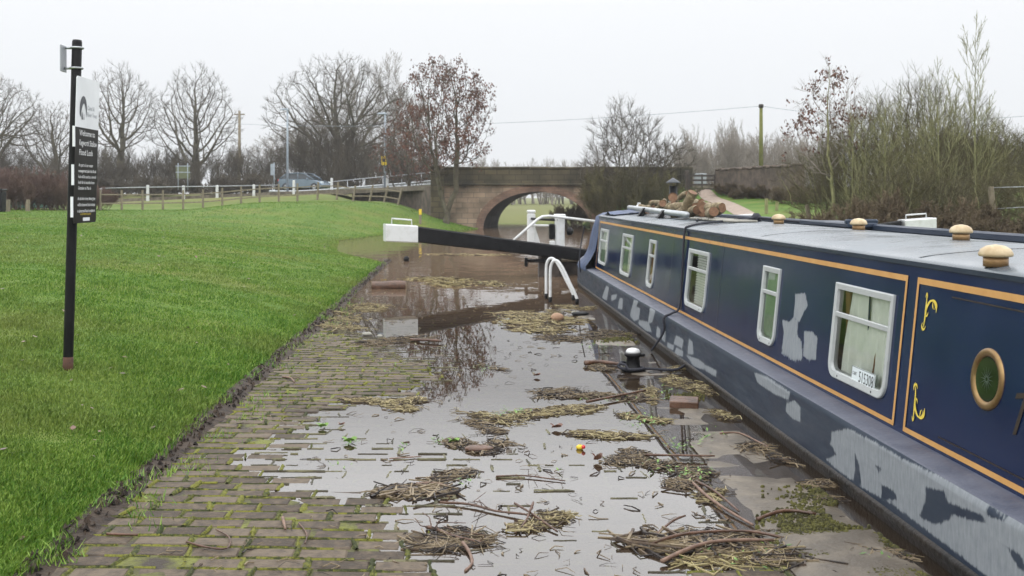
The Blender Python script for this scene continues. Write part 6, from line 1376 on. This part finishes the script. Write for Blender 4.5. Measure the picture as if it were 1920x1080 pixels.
stick([(1240, 1060, .02), (1330, 1035, .05), (1450, 1025, .03)], .011, 'stick_red', 'pale split stick across the bottom right reed heap')
stick([(1230, 1010, .02), (1262, 990, .04), (1285, 984, .05)], .008, 'wetwood', 'thin stick leaning up left of the bottom right reed heap')
stick([(770, 640, .02), (800, 642, .03), (828, 644, .03)], .02, 'wetwood', 'dark wet branch at the right end of the upper reed strip')
stick([(1100, 760, .03), (1160, 748, .03), (1210, 738, .03)], .012, 'wetwood', 'dark branch lying along the reed strip below the bollard')
stick([(1350, 815, .01), (1385, 815, .012), (1420, 832, .012), (1440, 842, .01)], .008, 'stick_red', 'thin brown stick on the muddy quay beside the hull')
stick([(1420, 980, .02), (1470, 968, .03), (1530, 972, .02)], .011, 'wetwood', 'brown stick lying on the moss near the hull')
def leaf(px, py, s, m, label, up=.6, a=0.3):
    c = G(px, py); c.z = max(pav(c.x, c.y), 0)+.006; mb = MB(); n = 16; ring = []
    for i in range(n):
        t = i*2*math.pi/n; r = s*(.55+.45*abs(math.cos(2.5*t))); ring.append(c+Vector((r*math.cos(t+a), r*.7*math.sin(t+a), .012+up*s*abs(math.sin(t*1.5+1))*.8)))
    mb.add(ring+[c+Vector((0, 0, .008))], [(i, (i+1) % n, n) for i in range(n)]); tag(mb.build('dead_leaf', M[m]), label, 'leaf')
leaf(1043, 805, .055, 'leafbrown', 'large curled red brown leaf in the middle of the puddle')
leaf(1006, 707, .045, 'leafbrown', 'dark curled leaf in the upper puddle')
leaf(1120, 866, .04, 'leafbrown', 'dark leaf standing upright below the yellow fruit', 1.3)
leaf(640, 800, .03, 'leafbrown', 'small dead leaf at the left edge of the puddle')
leaf(850, 832, .05, 'leafgreen', 'green leaf floating left of the reed tangle')
leaf(605, 803, .05, 'leafgreen', 'dark green leaf on the dry side of the puddle')
leaf(655, 831, .06, 'leafgreen', 'curled green leaf clump lying at the puddle shore')
# yellow fruit scrap, stones, bark, block, litter
def lump(px, py, s, m, name, label, cat, z=.0, sq=(1, .8, .7), sink=.3):
    c = G(px, py); c.z = max(pav(c.x, c.y), 0)+s*sq[2]*(1-sink); mb = MB(); rows = []
    for i in range(9):
        ph_ = math.pi*i/8; rows.append([c+Vector((s*sq[0]*math.sin(ph_)*math.cos(t), s*sq[1]*math.sin(ph_)*math.sin(t), s*sq[2]*math.cos(ph_)))*(1+.16*nz2(math.cos(t)*math.sin(ph_)*2+px, math.sin(t)*2+ph_, 1.1, 4)) for t in np.linspace(0, 2*math.pi, 15)])
    mb.grid(rows); return tag(mb.build(name, M[m]), label, cat)
fo = lump(1087, 842, .027, 'yellowsign', 'yellow_fruit', 'yellow and red fruit floating in the puddle', 'fruit')
mb = MB(); c = G(1094, 844); mb.lathe([(.003, .0), (.014, .008), (.014, .02), (.003, .03)], c+Vector((0, 0, .008)), 10); mb.build('red_side', M['red'], fo)
lump(1045, 602, .10, 'stone_brown', 'brown_stone', 'rounded brown stone on the straw raft near the bow', 'stone')
lump(1283, 860, .028, 'white', 'white_stone', 'small white stone on the long black stick', 'stone', sq=(1.3, .7, .55))
lump(1088, 591, .11, 'black', 'black_shoe_sole', 'flat black rubber scrap lying beside the hull below the bow', 'rubber scrap', sq=(1.3, .8, .3))
lump(688, 629, .055, 'paleboard', 'white_litter', 'crumpled white litter at the end of the upper reed strip', 'litter', sq=(1.2, .8, .5))
lump(712, 632, .04, 'paleboard', 'white_litter', 'smaller white litter scrap right of the crumpled one', 'litter', sq=(1, .8, .5))
lump(898, 845, .075, 'wetwood', 'bark_piece', 'oval dark grey bark piece on the reed tangle in the puddle', 'bark', sq=(1.35, .8, .3))
lump(762, 490, .085, 'black', 'dark_stump', 'small dark stump at the tip of the lawn', 'stump', sq=(1, .8, 1))
c = G(1283, 762); c.z = .03; mb = MB(); R = Matrix.Rotation(-.25, 3, 'Z') @ Matrix.Rotation(.12, 3, 'X'); mb.box(c, (.24, .17, .07), R, b=.006); tag(mb.build('wooden_block', M['wetwood']), 'dark square wooden block floating between the reeds and the hull', 'wood block')
c = G(729, 541); c.z = .06; fl_ = thing('floating_log', 'short thick reddish brown log floating near the tip of the lawn', 'log', tuple(c))
mb = MB(); mb.tube([c+Vector((x, .04*x, .01*math.sin(x*9))) for x in np.linspace(-.33, .33, 7)], [.082, .088, .085, .09, .088, .086, .08], 14, cap=False); mb.build('bark', M['wetwood'], fl_)
for s in (-1, 1):
    mb = MB(); mb.lathe([(.084, 0), (.078, .006), (.03, .01), (.002, .01)], c+Vector((s*.328, s*.013, 0)), 14, (s, .04*s, 0))
    mb.build('cut_end', M['bark_log'], fl_)

# ------------------------------------------------------------------ haze: damp winter air round the whole scene
mb = MB(); mb.box((0, 345, 8.2), (860, 800, 21.0)); hz = mb.build('haze', M['white']); tag(hz, kind='stuff')
hm = bpy.data.materials.new('haze_air'); hm.use_nodes = True; n = hm.node_tree.nodes; n.clear(); o_ = n.new('ShaderNodeOutputMaterial'); pv = n.new('ShaderNodeVolumePrincipled')
pv.inputs['Color'].default_value = (.9, .92, .95, 1); pv.inputs['Density'].default_value = .00055; pv.inputs['Anisotropy'].default_value = 0
hm.node_tree.links.new(pv.outputs[0], o_.inputs['Volume']); hz.data.materials.clear(); hz.data.materials.append(hm)
